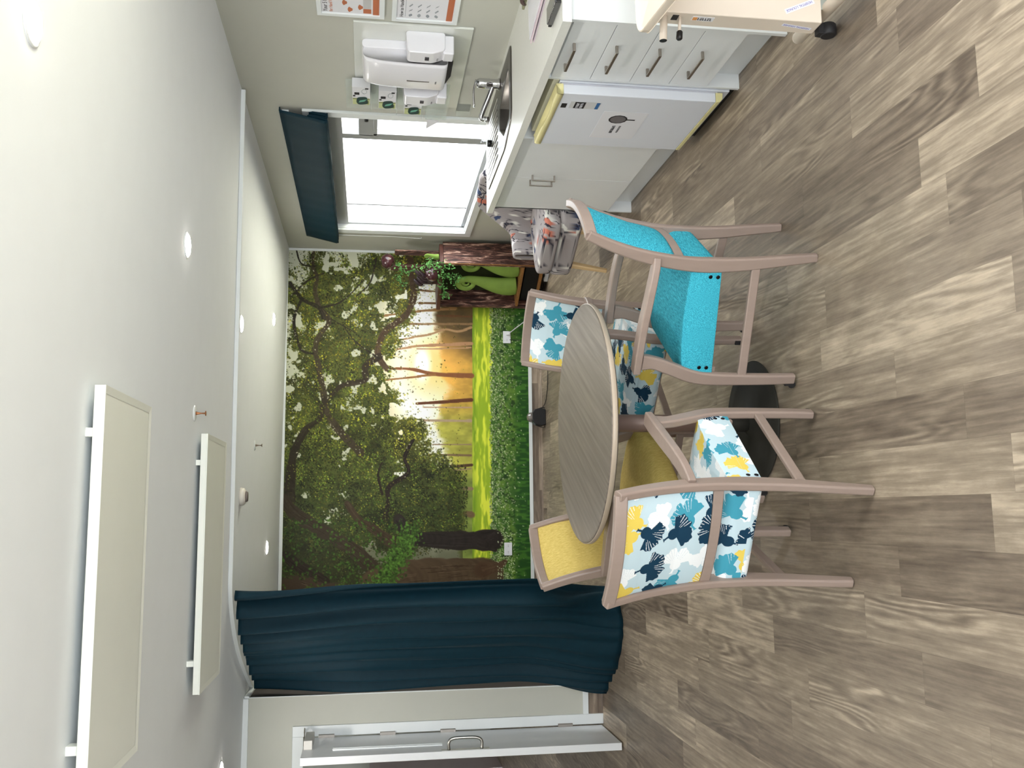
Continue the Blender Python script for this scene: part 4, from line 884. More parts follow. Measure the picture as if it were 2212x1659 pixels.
# ================================================================ FABRIC PATTERNS
def pal(*c): return np.array(lin(c))
GB, GW, GN, GT, GY, GK = pal(193, 214, 222), pal(240, 243, 244), pal(14, 54, 78), pal(66, 152, 174), pal(228, 201, 92), pal(224, 233, 238)
def ginkgo(u, v, seed=1, T=.36, scale=1.6):
    u = np.asarray(u) / scale; v = np.asarray(v) / scale; shp = u.shape; u = u.ravel(); v = v.ravel()
    col = np.tile(GB, (len(u), 1)); g = np.random.RandomState(seed)
    cells = [(i, j) for i in range(6) for j in range(6)]; g.shuffle(cells)
    kinds = (['w'] * 12 + ['y'] * 7 + ['t'] * 8 + ['n'] * 9)
    spec = [(k, (cells[q][0] + .5 + g.uniform(-.22, .22)) * T / 6, (cells[q][1] + .5 + g.uniform(-.22, .22)) * T / 6, g.uniform(0, 2 * PI), g.uniform(.036, .046), g.uniform(0, 6)) for q, k in enumerate(kinds)]
    for k, cu, cv, an, R_, ph in spec:
        base = {'w': GW, 'y': GY, 't': GT, 'n': GN}[k]; slit = {'w': GK, 'y': GW, 't': GB, 'n': GW}[k]
        du = (u - cu + T / 2) % T - T / 2; dv = (v - cv + T / 2) % T - T / 2
        ca, sa = math.cos(an), math.sin(an); x = du * ca + dv * sa + R_ * .45; y = -du * sa + dv * ca
        r = np.hypot(x, y); th = np.arctan2(y, x)
        lim = 1.28 + .06 * np.sin(3 * ph); edge = R_ * (1.0 - .10 * np.exp(-(th / .09) ** 2) * 2 + .05 * np.sin(9 * th + ph) + .025 * np.sin(23 * th + 2 * ph)) * (1 - .14 * np.clip(np.abs(th) / lim, 0, 1) ** 3)
        body = (r < edge) & (np.abs(th) < lim - .25 * (1 - np.clip(r / R_, 0, 1)) ** 2)
        body |= (r < .012)
        stem = (x < 0) & (x > -.55 * R_) & (np.abs(y - .35 * R_ * (x / R_) ** 2 * (1 if ph > 3 else -1)) < .0022 + .0016 * (x < -.5 * R_))
        col[body | stem] = base
        nsl = 15; fr = np.abs(((th / lim * nsl / 2 + ph) % 1) - .5); ln = .62 + .24 * np.sin(np.floor(th / lim * nsl / 2 + ph) * 7.3 + ph)
        sl = body & (np.sin(np.floor(th / lim * nsl / 2 + ph) * 12.9 + ph * 5) > -.25) & (fr < .10 + .06 * np.sin(np.floor(th / lim * nsl / 2 + ph) * 3.1)) & (r > ln * R_) & (r < .97 * edge)
        if k == 'w': sl = body & (np.sin(np.floor(th / lim * nsl / 2 + ph) * 12.9 + ph * 5) > -.25) & (fr < .05) & (r > .35 * R_)
        col[sl] = slit if k != 'w' else pal(205, 216, 224)
    return col.reshape(shp + (3,))
def floral(u, v, seed=4, T=.5):
    u = np.asarray(u); v = np.asarray(v); shp = u.shape; u = u.ravel(); v = v.ravel(); col = np.tile(pal(164, 157, 156), (len(u), 1)); g = np.random.RandomState(seed)
    def blob(cu, cv, ra, rb, an, c, soft=0):
        du = (u - cu + T / 2) % T - T / 2; dv = (v - cv + T / 2) % T - T / 2; ca, sa = math.cos(an), math.sin(an); x = du * ca + dv * sa; y = -du * sa + dv * ca
        d = (x / ra) ** 2 + (y / rb) ** 2 + .25 * np.sin(5 * np.arctan2(y, x) + cu * 90)
        col[d < 1] = c
    for k in range(12): blob(g.uniform(0, T), g.uniform(0, T), g.uniform(.02, .05), g.uniform(.015, .03), g.rand() * 3, pal(206, 200, 200) if k % 2 else pal(150, 140, 138))
    for k in range(8): blob(g.uniform(0, T), g.uniform(0, T), .028, .018, g.rand() * 3, pal(196, 118, 98))
    for k in range(16): blob(g.uniform(0, T), g.uniform(0, T), .03, .011, g.rand() * 3, pal(226, 224, 216))
    for k in range(5): blob(g.uniform(0, T), g.uniform(0, T), .026, .018, g.rand() * 3, pal(62, 74, 104))
    for k in range(60):
        cu, cv, an, L_ = g.uniform(0, T), g.uniform(0, T), g.rand() * 6.3, g.uniform(.05, .13)
        du = (u - cu + T / 2) % T - T / 2; dv = (v - cv + T / 2) % T - T / 2; ca, sa = math.cos(an), math.sin(an); x = du * ca + dv * sa; y = -du * sa + dv * ca
        m_ = (np.abs(x) < L_ / 2) & (np.abs(y - .25 * x * np.sin(x * 60 + k)) < .003); col[m_] = pal(46, 44, 56)
        if k % 2: blob(cu + .4 * L_ * ca, cv + .4 * L_ * sa, .012, .005, an + .6, pal(52, 50, 62))
    return col.reshape(shp + (3,))
GINK = attr_mat('ginkgo_leaf_fabric', .8); FLOR = attr_mat('floral_upholstery', .85)
TURQ = weave_mat('turquoise_woven_fabric', (10, 112, 142), (84, 208, 226), (45, 420, 420)); YELF = weave_mat('yellow_woven_fabric', (196, 168, 84), (230, 208, 128), (420, 60, 60))

# ================================================================ DINING ARMCHAIRS (local frame: faces +Y)
RUB = mat('rubber_wheel', (34, 32, 34), .6)
POST = [(0, 0.0), (.014, .12), (.030, .25), (.038, .38), (.034, .50), (.012, .64), (-.022, .76), (-.062, .86)]   # rear post: y, z
def post_y(z): return float(np.interp(z, [q[1] for q in POST], [q[0] for q in POST]))
def post_x(z): return float(np.interp(z, [0, .4, .86], [.172, .178, .19]))
def hw(y): return .166 + (.236 - .166) * np.clip((y - .02) / .46, 0, 1)
def make_chair(name, label, group, fabric, seed, fine):
    pat = isinstance(fabric, str); t = thing(name, label, 'chair', group=group)
    # rear posts
    for s in (-1, 1):
        pts = bez([(s * post_x(z), y, z) for y, z in POST], 5); n = len(pts)
        d = [float(np.interp(p.z, [0, .1, .4, .6, .86], [.032, .040, .056, .048, .036])) for p in pts]
        obj('rear_leg', M().sweep(pts, (1, 0, 0), .029, d), TAUPE, t, local=True, bev=.003)
    for s in (-1, 1):
        pts = bez([(s * .243, .457, .0 if False else .012), (s * .243, .462, .15), (s * .242, .462, .34), (s * .240, .452, .42), (s * .236, .425, .50), (s * .232, .405, .565), (s * .232, .402, .612)], 6)
        d = [float(np.interp(p.z, [0, .2, .42, .5, .57, .62], [.038, .044, .052, .050, .05, .066])) for p in pts]
        l = obj('front_leg', M().sweep(pts, (1, 0, 0), .029, d), TAUPE, t, local=True, bev=.003)
        m = M(); m.lathe([(0, -.006), (.012, -.006), (.014, -.003), (.014, .003), (.012, .006), (0, .006)], (s * .243, .484, .014), n=18, axis=0); m.box(s * .243 - .008, s * .243 + .008, .470, .486, .008, .045)
        obj('castor', m, RUB, l, local=True)
    # arms: bend inwards to the rear posts
    for s in (-1, 1):
        pts = bez([(s * .228, .445, .628), (s * .232, .36, .63), (s * .234, .25, .628), (s * .226, .13, .618), (s * .205, .055, .607), (s * .191, .015, .603)], 6)
        w = [float(np.interp(i, [0, 6, 14, 24, 30], [.050, .056, .052, .042, .034])) for i in range(len(pts))]
        m = M(); m.sweep(pts, (1, 0, 0), w, .028, .12); obj('armrest', m, TAUPE, t, local=True, bev=.004)
        m = M(); m.sweep([(s * .176, .03, .225), (s * .243, .455, .222)], (0, 0, 1), .034, .018); obj('side_stretcher', m, TAUPE, t, local=True, bev=.002)
    # seat rails and curved back rails
    def rail(z, h, bow, th, nm):
        hwid = post_x(z); m = M(); pts = [(x, post_y(z) - bow * (1 - (x / hwid) ** 2), z) for x in np.linspace(-hwid, hwid, 17)]
        m.sweep(pts, (0, 0, 1), h, th, .12); obj(nm, m, TAUPE, t, local=True, bev=.002)
    rail(.848, .040, .034, .028, 'top_rail'); rail(.508, .036, .022, .022, 'lower_back_rail')
    m = M(); m.box(-.23, .23, .42, .438, .325, .36); obj('seat_rail', m, TAUPE, t, local=True)
    # upholstered back panel
    nu, nv = (int(.36 / fine), int(.32 / fine)) if pat else (40, 30)
    u = np.linspace(-1, 1, nu)[:, None] * np.ones((1, nv)); v = np.linspace(.527, .829, nv)[None, :] * np.ones((nu, 1))
    py = np.interp(v, [q[1] for q in POST], [q[0] for q in POST]); px = np.interp(v, [0, .4, .86], [.172, .178, .19]) - .012; bow = np.interp(v, [.5, .86], [.022, .034])
    X = u * px; Yc = py - bow * (1 - u ** 2); puff = .009 + .007 * (1 - u ** 4) * (1 - ((v - .678) / .151) ** 4)
    P1 = np.stack([X, Yc - puff, v], 2); P2 = np.stack([X, Yc + puff, v], 2)
    m = M()
    for P, fl in ((P1, False), (P2, True)):
        n0 = len(m.v); m.grid(P)
        if fl: m.f = m.f[:(nu - 1) * (nv - 1)] + [tuple(reversed(f)) for f in m.f[(nu - 1) * (nv - 1):]]
    N_ = nu * nv; rimA = [i * nv for i in range(nu)] + [(nu - 1) * nv + j for j in range(1, nv)] + [i * nv + nv - 1 for i in range(nu - 2, -1, -1)] + [j for j in range(nv - 2, 0, -1)]
    for a, b_ in zip(rimA, rimA[1:] + rimA[:1]): m.f.append((b_, a, a + N_, b_ + N_)); m.mi.append(0)
    cols = None
    if pat: cols = np.concatenate([ginkgo(X + .21, v, seed).reshape(-1, 3), ginkgo(-X + .13, v, seed + 2).reshape(-1, 3)])
    obj('backrest', m, GINK if pat else fabric, t, True, local=True, colors=cols)
    # seat cushion: closed profile swept across, flush between the legs
    pf = smooth_poly([(.028, .352, 0), (.470, .338, 0), (.492, .36, 0), (.492, .43, 0), (.40, .462, 0), (.24, .472, 0), (.045, .462, 0), (.028, .44, 0)], .03, 6)
    pf = np.array([(a.x if hasattr(a, 'x') else a[0], a.y if hasattr(a, 'y') else a[1]) for a in pf]); dd = np.r_[0, np.cumsum(np.hypot(*np.diff(np.vstack([pf, pf[:1]]), axis=0).T))]
    np_ = max(60, int(dd[-1] / fine)) if pat else 80; s_ = np.linspace(0, dd[-1], np_, endpoint=False); cl = np.vstack([pf, pf[:1]]); py_ = np.interp(s_, dd, cl[:, 0]); pz_ = np.interp(s_, dd, cl[:, 1])
    nx = max(30, int(.48 / fine)) if pat else 40; uu = np.linspace(-1, 1, nx)
    cy, cz = .25, .40; rows = []; UV = []
    nring = max(8, int(.10 / fine)) if pat else 10
    def halfw(y): w = hw(y) + .010; return np.where(y > .468, w - .032 * np.clip((y - .468) / .012, 0, 1), w)
    def rr(scale_in, side, push):   # side cap rings
        y = cy + (py_ - cy) * 1.0; return None
    for k in range(nring):          # left cap from centre line outwards
        q = (k + .5) / nring; 
        z = .40 + (pz_ - .40) * q; y = cy + (py_ - cy) * (1 - (1 - q) * .25); rows.append(np.stack([-halfw(y) - .004 * (1 - q * q) + 0 * z, y, z], 1)); UV.append(np.stack([y * 0 - .25 + (.472 - z), y], 1))
    edge_r = .008
    for k, x in enumerate(uu):
        inset = 0 if abs(x) < 1 else 0
        w = halfw(py_); xx = x * w; z = pz_.copy(); crown = .006 * (1 - x ** 2) * (pz_ > .44); rows.append(np.stack([xx, py_, z + crown], 1)); UV.append(np.stack([xx, s_], 1))
    for k in range(nring - 1, -1, -1):
        q = (k + .5) / nring
        z = .40 + (pz_ - .40) * q; y = cy + (py_ - cy) * (1 - (1 - q) * .25); rows.append(np.stack([halfw(y) + .004 * (1 - q * q) + 0 * z, y, z], 1)); UV.append(np.stack([y * 0 + .25 - (.472 - z), y], 1))
    P = np.array(rows); m = M(); m.grid(P, cv=True); nr = len(rows); m.f += [tuple(range(np_)), tuple(range(nr * np_ - 1, (nr - 1) * np_ - 1, -1))]; m.mi += [0, 0]
    m.f = [tuple(reversed(f)) for f in m.f]
    UV = np.array(UV); cols = ginkgo(UV[..., 0] + .05, UV[..., 1], seed + 5).reshape(-1, 3) if pat else None
    st = obj('seat', m, GINK if pat else fabric, t, True, local=True, colors=cols)
    # seat studs near the legs
    for s in (-1, 1):
        for y in (.080, .418):
            for z in (.364, .392):
                w = float(halfw(np.array(y))) + .004; mm = M(); mm.lathe([(.007, 0), (.0075, .002), (.004, .0028), (0, .0015)], (0, 0, 0), n=14, axis=0); mm.v = [(s * (w + a - .001), b_ + y, c_ + z) for a, b_, c_ in mm.v]
                obj('stud', mm, mat_stud, st, True, local=True)
    return t
mat_stud = mat('dark_eyelet', (40, 40, 44), .25, .9)
def place(t, x, y, ang): t.location = (x, y, 0); t.rotation_euler = (0, 0, math.radians(ang) - PI / 2)
CG = 'taupe framed armchairs around the round table'
cA = make_chair('dining_chair', 'turquoise fabric armchair on the window side of the round table', CG, TURQ, 0, .01); place(cA, 1.004, 3.257, 144.5)
cB = make_chair('dining_chair', 'ginkgo patterned armchair nearest the camera, seen from behind', CG, 'ginkgo', 11, .0014); place(cB, -.093, 2.911, 61)
cC = make_chair('dining_chair', 'ginkgo patterned armchair behind the table, in front of the timber cabinet', CG, 'ginkgo', 23, .0022); place(cC, .835, 4.322, 230)
cD = make_chair('dining_chair', 'yellow fabric armchair behind the table beside the teal curtain', CG, YELF, 0, .01); place(cD, -.152, 4.135, -39.5)

# ================================================================ ROUND TABLE
TT = wood_mat('greywashed_tabletop', (94, 85, 77), (126, 116, 105), sc=(2.2, 46, 46), rough=.42, contrast=.2)
t = thing('round_table', 'round grey wood dining table on a dark pedestal base', 'table', (.358, 3.748, 0))
m = M(); m.lathe([(0, .712), (.478, .712), (.484, .716), (.486, .722), (.486, .735), (.484, .739), (.478, .74), (0, .74)], n=96); tt = obj('tabletop', m, TT, t, False, local=True)
tt.rotation_euler = (0, 0, math.radians(62))
m = M(); m.lathe([(.4865, .717), (.4885, .719), (.4885, .734), (.4865, .736)], n=96); obj('edge_band', m, mat('pale_edging', (176, 160, 142), .4, var=.05), t, True, local=True)
m = M(); m.lathe([(0, .70), (.12, .70), (.12, .712), (0, .712)], n=40); m.lathe([(.043, .665), (.043, .70)], n=32); obj('mounting_collar', m, BLACK, t, True, local=True)
m = M(); m.lathe([(.0365, .14), (.0365, .67)], n=40); obj('column', m, mat('bronze_brown_column', (132, 108, 98), .35, .2), t, True, local=True)
m = M(); m.lathe([(.034, .02), (.034, .14)], n=36); m.lathe([(0, 0), (.260, 0), (.265, .004), (.262, .010), (.20, .014), (.05, .017), (.042, .03), (0, .03)], n=72); obj('pedestal_base', m, mat('charcoal_iron', (44, 42, 36), .75, .0, spec=.3), t, True, local=True)

# ================================================================ FLORAL TUB ARMCHAIR under the window
t = thing('floral_armchair', 'grey floral tub armchair on pale wooden legs beyond the kitchen worktop', 'armchair', (1.955, 6.03, 0), math.radians(207) - PI / 2)
def cushion(cx, cy, cz, sx, sy, sz, e=4.0, nu=110, nv=70, off=0, nm='seat', par=None):
    th = np.linspace(-PI, PI, nu, endpoint=False)[:, None]; ph = np.linspace(-PI / 2, PI / 2, nv)[None, :]
    f = lambda w, p_: np.sign(w) * np.abs(w) ** (2 / p_)
    X = sx * f(np.cos(ph), e) * f(np.cos(th), e); Y = sy * f(np.cos(ph), e) * f(np.sin(th), e); Z = sz * f(np.sin(ph), e) * np.ones_like(th)
    m = M(); m.grid(np.stack([X + cx, Y + cy, Z + cz], 2), cu=True)
    cols = floral(X * .9 + Y * .35 + off, Z + Y * .8 + off * .7).reshape(-1, 3)
    return obj(nm, m, FLOR, par, True, colors=cols, local=True)
cushion(0, .02, .325, .285, .27, .078, 7, nm='seat_base', par=t)
cushion(0, .055, .445, .255, .26, .058, 6, nm='seat_cushion', par=t, off=.2)
# wrap-around shell: low arm, rising to the back, down to the other arm
path = bez([(-.262, .10, 0), (-.268, .02, 0), (-.262, -.10, 0), (-.19, -.235, 0), (0, -.275, 0), (.19, -.235, 0), (.262, -.10, 0), (.268, .02, 0), (.262, .10, 0)], 12)
rows = []; ns = len(path)
for i, p in enumerate(path):
    s_ = abs(i / (ns - 1) * 2 - 1); w_ = min(1, max(0, (s_ - .12) / .40)); w_ = w_ * w_ * (3 - 2 * w_); top = .88 - .25 * w_
    e_ = min(i, ns - 1 - i); k_ = min(1, (e_ + .2) / 3.0); k_ = math.sqrt(max(0, 1 - (1 - k_) ** 2)); tn = (path[min(i + 1, ns - 1)] - path[max(i - 1, 0)]).normalized(); nn = Vector((tn.y, -tn.x, 0))
    hwid = .042 * max(.12, k_); z0, z1 = .25, top - .02 * (1 - k_); sec = []
    for q in range(28):
        an = 2 * PI * q / 28; cx_, cz_ = math.cos(an), math.sin(an); fx_ = math.copysign(abs(cx_) ** .6, cx_); fz_ = math.copysign(abs(cz_) ** .25, cz_)
        sec.append(tuple(p + nn * hwid * fx_ + Vector((0, 0, (z0 + z1) / 2 + (z1 - z0) / 2 * fz_))))
    rows.append(sec)
# refine for the printed pattern
A_ = np.array(rows); ii = np.linspace(0, ns - 1, 360); A2 = np.stack([np.stack([np.interp(ii, np.arange(ns), A_[:, j, k]) for k in range(3)], 1) for j in range(28)], 1)
A3 = np.concatenate([A2, A2[:, :1]], 1); jj = np.linspace(0, 28, 225)[:-1]; A4 = np.stack([np.stack([np.interp(jj, np.arange(29), A3[i, :, k]) for k in range(3)], 1) for i in range(360)], 0)
m = M(); m.grid(A4, cv=True); m.f += [tuple(range(223, -1, -1)), tuple(range(359 * 224, 360 * 224))]; m.mi += [0, 0]
cols = floral(ii[:, None] / ns * 1.45 + A4[..., 1] * 0, A4[..., 2] + .3 * (A4[..., 0] ** 2), seed=8).reshape(-1, 3)
obj('backrest_and_arms', m, FLOR, t, True, colors=cols, local=True)
BE = wood_mat('pale_beech', (212, 180, 132), (228, 198, 152), sc=(20, 20, 3), rough=.4)
for x, y, ox, oy in ((.20, .22, .02, .03), (-.13, .22, -.02, .03), (.20, -.2, .02, -.04), (-.20, -.2, -.02, -.04)):
    m = M(); m.sweep([(x + ox, y + oy, 0), (x, y, .26)], (1, 0, 0), [.026, .042], [.026, .042]); obj('leg', m, BE, t, bev=.003, local=True)

# ================================================================ RUSTIC TIMBER CABINET in the corner
def bark_mat(name):
    m = bpy.data.materials.new(name); m.use_nodes = True; N = m.node_tree; L = N.links; b = N.nodes['Principled BSDF']; b.inputs['Roughness'].default_value = .5
    tc = N.nodes.new('ShaderNodeTexCoord'); mp = N.nodes.new('ShaderNodeMapping'); mp.inputs['Scale'].default_value = (26, 26, 5); L.new(tc.outputs['Object'], mp.inputs[0])
    n = N.nodes.new('ShaderNodeTexNoise'); n.inputs['Scale'].default_value = 1; n.inputs['Detail'].default_value = 7; n.inputs['Roughness'].default_value = .72; n.inputs['Distortion'].default_value = .8; L.new(mp.outputs[0], n.inputs[0])
    r = N.nodes.new('ShaderNodeValToRGB'); e = r.color_ramp.elements; e[0].position = .40; e[0].color = (*lin((38, 22, 20)), 1); e[1].position = .64; e[1].color = (*lin((222, 184, 164)), 1)
    q = e.new(.48); q.color = (*lin((76, 48, 42)), 1); q = e.new(.55); q.color = (*lin((116, 80, 68)), 1); L.new(n.outputs[0], r.inputs[0]); L.new(r.outputs[0], b.inputs['Base Color'])
    bp = N.nodes.new('ShaderNodeBump'); bp.inputs['Strength'].default_value = .8; bp.inputs['Distance'].default_value = .006; L.new(n.outputs[0], bp.inputs['Height']); L.new(bp.outputs[0], b.inputs['Normal']); return m
BARK = bark_mat('rough_sawn_bark'); RUST = wood_mat('dark_red_timber', (62, 34, 30), (96, 60, 50), sc=(8, 8, 40), rough=.45); OAK = wood_mat('honey_oak_edge', (120, 78, 40), (158, 112, 62), sc=(6, 40, 40))
# frame: a runs along the open front, b runs into the corner
A0 = np.array([2.165, 7.995]); ua = np.array([-.514, .857]); ub = np.array([.857, .514]); LA, LB = .56, .27
def FP(a, b_, z): q = A0 + ua * a + ub * b_; return (float(q[0]), float(q[1]), z)
def fbox(m, a0, a1, b0, b1, z0, z1):
    vs = [FP(a, b_, z) for a in (a0, a1) for b_ in (b0, b1) for z in (z0, z1)]
    return m.add(vs, [(0, 1, 3, 2), (4, 6, 7, 5), (0, 4, 5, 1), (2, 3, 7, 6), (0, 2, 6, 4), (1, 5, 7, 3)])
t = thing('timber_cabinet', 'dark rough timber cabinet with an open front in the corner by the mural', 'cabinet', (2.1, 8.25, 0))
obj('side_panel', fbox(M(), 0, .03, 0, LB, 0, .965), BARK, t, bev=.004); obj('side_panel', fbox(M(), LA - .03, LA, 0, LB - .04, 0, .965), BARK, t, bev=.004)
obj('back_panel', fbox(M(), .03, LA - .03, LB - .07, LB - .055, .27, .96), mat('back_dark_green', (48, 56, 22), .7, var=.3, scale=6), t)
obj('top_board', fbox(M(), -.01, LA + .02, -.02, LB - .04, .965, 1.0), RUST, t, bev=.006)
obj('shelf', fbox(M(), .03, LA - .03, .0, LB - .05, .245, .268), OAK, t, bev=.002); obj('shelf', fbox(M(), .03, LA - .03, .0, LB - .05, .072, .09), OAK, t, bev=.002)
m = fbox(M(), 0, .008, -.006, .0, .05, .96); obj('front_lipping', m, OAK, t)
m = fbox(M(), .06, LA - .06, .05, LB - .07, .09, .225)
tag(obj('black_speaker_box', m, mat('speaker_black', (16, 16, 18), .35), bev=.004), 'black electronics box on the lower shelf of the timber cabinet', 'speaker')
t2 = thing('power_board', 'white power board with a black plug under the timber cabinet shelf', 'power board', FP(.16, .08, 0))
obj('casing', fbox(M(), .08, .25, .05, .10, .0, .04), SW, t2, bev=.004)
m = M(); c_ = FP(.17, .06, .045); m.lathe([(0, 0), (.022, 0), (.022, .018), (0, .018)], (c_[0], c_[1], .04), n=16); m.tube(bez([FP(.17, .06, .06), FP(.22, .04, .05), FP(.30, .05, .02), FP(.42, .1, .03)], 6), .005, 6); obj('black_plug', m, BLACK, t2, True)
# two lime koru shaped fronds standing on the shelf
LIMEG = mat('lime_felt', (132, 162, 72), .75, var=.1, scale=9, bump=.2, bscale=500)
def koru(a, b_, zb, h, w, name, lab):
    """a fat curled frond: wide foot, leaning stem, head rolled into a spiral towards the left"""
    C_ = [(.10, 0, .50), (.16, .14, .52), (.12, .30, .46), (-.02, .48, .36), (-.16, .64, .26), (-.24, .78, .20), (-.20, .90, .165), (-.04, .965, .15)]
    sp = [(a + w * q[0], zb + h * q[1], w * q[2]) for q in C_]; P_ = bez([(q[0], q[1], q[2]) for q in sp], 6); cx, cz = a + w * .02, zb + h * .82; x0, z0 = P_[-1].x - cx, P_[-1].y - cz; R0_ = math.hypot(x0, z0); an0 = math.atan2(z0, x0)
    pts3 = [(p.x, p.y, p.z) for p in P_]
    for k in range(1, 50):
        s_ = k / 49; an = an0 - s_ * 3.1 * PI; rad = R0_ * (1 - .86 * s_); pts3.append((cx + rad * math.cos(an), cz + rad * math.sin(an), w * (.15 - .115 * s_)))
    pts = [FP(q[0], b_, q[1]) for q in pts3]; rr = [q[2] for q in pts3]; n_ = 20; m = M(); m.tube(pts, rr, n_); vs = []
    for i, v in enumerate(m.v):
        p = pts[i // n_]; d = np.array([v[0] - p[0], v[1] - p[1]]); db = float(d @ ub); q = .62 if rr[i // n_] > w * .2 else .25; q = .45; vs.append((v[0] - ub[0] * db * q, v[1] - ub[1] * db * q, max(v[2], zb)))
    m.v = vs
    return tag(obj(name, m, LIMEG, None, True), lab, 'ornament', 'lime green koru fronds')
koru(.34, .10, .269, .56, .20, 'koru_frond', 'larger lime green curled frond, left one inside the timber cabinet')
koru(.135, .13, .269, .52, .20, 'koru_frond', 'lime green curled frond at the right inside the timber cabinet')
koru(.02, .10, 1.001, .13, .06, 'koru_frond', 'tiny bright lime curl on top of the timber cabinet')
# ornaments on the cabinet top
MAR = mat('glazed_maroon', (66, 34, 38), .22, coat=.5, var=.15, scale=10)
def onTop(a, b_): q = FP(a, b_, 1.0); return q
t = thing('twig_stand', 'dark upright timber stand with ivy, behind the ornaments on the cabinet', 'stand', onTop(.22, .16))
m = fbox(M(), .20, .26, .15, .18, 1.0, 1.42); obj('upright', m, RUST, t, bev=.006); m = fbox(M(), .02, .08, .16, .175, 1.0, 1.39); obj('back_slab', m, BARK, t, bev=.006); m = fbox(M(), .18, .38, .11, .19, 1.0, 1.035); obj('foot_block', m, RUST, t, bev=.004)
q = onTop(.13, -.01); m = M(); m.lathe([(0, .0), (.035, .002), (.062, .03), (.068, .06), (.058, .092), (.035, .108), (.04, .112), (.036, .118), (0, .118)], (q[0], q[1], 1.001), n=30); tag(obj('round_pot', m, MAR, None, True), 'round dark maroon glazed pot on the timber cabinet top', 'pot')
q = onTop(.10, .10); m = M(); m.lathe([(0, 1.392), (.036, 1.397), (.066, 1.43), (.068, 1.46), (.045, 1.50), (0, 1.51)], (q[0], q[1], 0), n=28); tag(obj('ball_ornament', m, MAR, None, True), 'dark maroon ball on top of the upright slab above the cabinet', 'ornament')
t = thing('carved_pod_cluster', 'cluster of dark wrinkled pods standing beside the round pot', 'ornament', onTop(.22, .05))
POD = mat('dark_pod', (52, 36, 40), .3, var=.2, scale=30, coat=.3)
for k, (a, z, ln) in enumerate(((.20, 1.13, .08), (.235, 1.13, .10), (.27, 1.145, .09), (.30, 1.17, .07), (.185, 1.17, .05))):
    p0 = FP(a - .03, .06, z + .045); p1 = FP(a + .01, .045, z); p2 = FP(a + .02, .04, z - ln * .6); m = M(); m.tube(bez([p0, p1, p2], 6), [.008, .011, .014, .017, .02, .021, .022, .021, .02, .018, .014, .009, .004], 12); obj('pod', m, POD, t, True)
m = fbox(M(), .17, .33, .05, .11, 1.035, 1.12); obj('pod_block', m, POD, t, bev=.012)
# ivy garland
IVY = mat('ivy_leaf_green', (92, 150, 74), .45, var=.3, scale=20)
t = thing('ivy_garland', 'green leafy garland trailing over the timber cabinet top', 'garland', onTop(.15, .0))
gr = random.Random(9); m = M(); path = bez([FP(.10, .06, 1.36), FP(.16, .04, 1.30), FP(.10, .03, 1.2), FP(.06, .02, 1.10), FP(.06, -.03, 1.0), FP(.12, -.035, .92), FP(.14, -.03, .80)], 8); p2_ = bez([FP(.08, -.02, 1.02), FP(.20, -.04, .98), FP(.32, -.035, .95), FP(.38, -.04, .93)], 8); p3_ = bez([FP(.12, .04, 1.30), FP(.24, .03, 1.36), FP(.30, .02, 1.32)], 8); p4_ = bez([FP(.10, -.03, 1.0), FP(.2, -.03, .88), FP(.2, -.02, .86)], 6); p5_ = bez([FP(-.02, -.02, 1.12), FP(0, -.02, 1.0), FP(.01, -.03, .90)], 6)
st = M()
for pa in (path, p2_, p3_, p4_, p5_): st.tube(pa, .0025, 5)
obj('stem', st, mat('ivy_stem', (70, 80, 40), .6), t)
for pa, cnt in ((path, 150), (p2_, 70), (p3_, 45), (p4_, 40), (p5_, 60)):
    for k in range(cnt):
        p = Vector(pa[gr.randrange(len(pa))]) + Vector((gr.gauss(0, .018), gr.gauss(0, .012), gr.gauss(0, .018))); d = Vector((gr.gauss(0, 1), gr.gauss(0, 1) - .4, gr.gauss(0, 1) - .3)).normalized(); s_ = d.cross(Vector((gr.gauss(0, 1), gr.gauss(0, 1), gr.gauss(0, 1)))).normalized(); L_ = gr.uniform(.02, .036); n_ = d.cross(s_)
        m.add([p, p + d * L_ * .4 + s_ * L_ * .3 + n_ * .002, p + d * L_, p + d * L_ * .4 - s_ * L_ * .3 + n_ * .002, p + d * L_ * .5 - n_ * .003], [(0, 1, 4), (1, 2, 4), (2, 3, 4), (3, 0, 4)])
tag(obj('leaves', m, IVY, t), kind=None)

# ================================================================ OVERBED TABLE at the photo edge
t = thing('overbed_table', 'cream wheeled overbed table at the right front edge of the room', 'overbed table', (1.70, 2.8, 0))
CR = CREAM
obj('column_casing', M().box(1.609, 1.76, 2.76, 2.835, .115, .672), CR, t, bev=.004)
obj('casing_cap', M().box(1.613, 1.756, 2.764, 2.831, .672, .676), DARK, t)
obj('foot_bracket', M().box(1.66, 1.72, 2.765, 2.84, .075, .115), mat('galvanised_bracket', (190, 196, 190), .35, .5), t)
bs = M(); bs.tube([(1.655, 2.2, .088), (1.66, 2.6, .088), (1.678, 2.99, .088)], .022, 18); bs.lathe([(.022, 0), (.019, .008), (.010, .014), (0, .015)], (0, 0, 0), n=18, axis=1)
bs.v = bs.v[:54] + [(x + 1.678, y + 2.99, z + .088) for x, y, z in bs.v[54:]]
obj('foot_tube', bs, CR, t, True)
def castor(x, y):
    m = M(); m.lathe([(0, -.022), (.024, -.022), (.029, -.016), (.029, .016), (.024, .022), (0, .022)], (x, y, .03), n=28, axis=0); m.prism([(y - .018, .05), (y + .018, .05), (y + .015, .072), (y - .015, .072)], 0, x - .02, x + .02); obj('castor', m, RUB, t, bev=.002)
castor(1.655, 2.885); castor(1.655, 2.28)
m = M(); m.tube([(1.612, 2.79, .655), (1.525, 2.79, .66)], .0125, 20); k_ = obj('tilt_handle', m, CR, t, True)
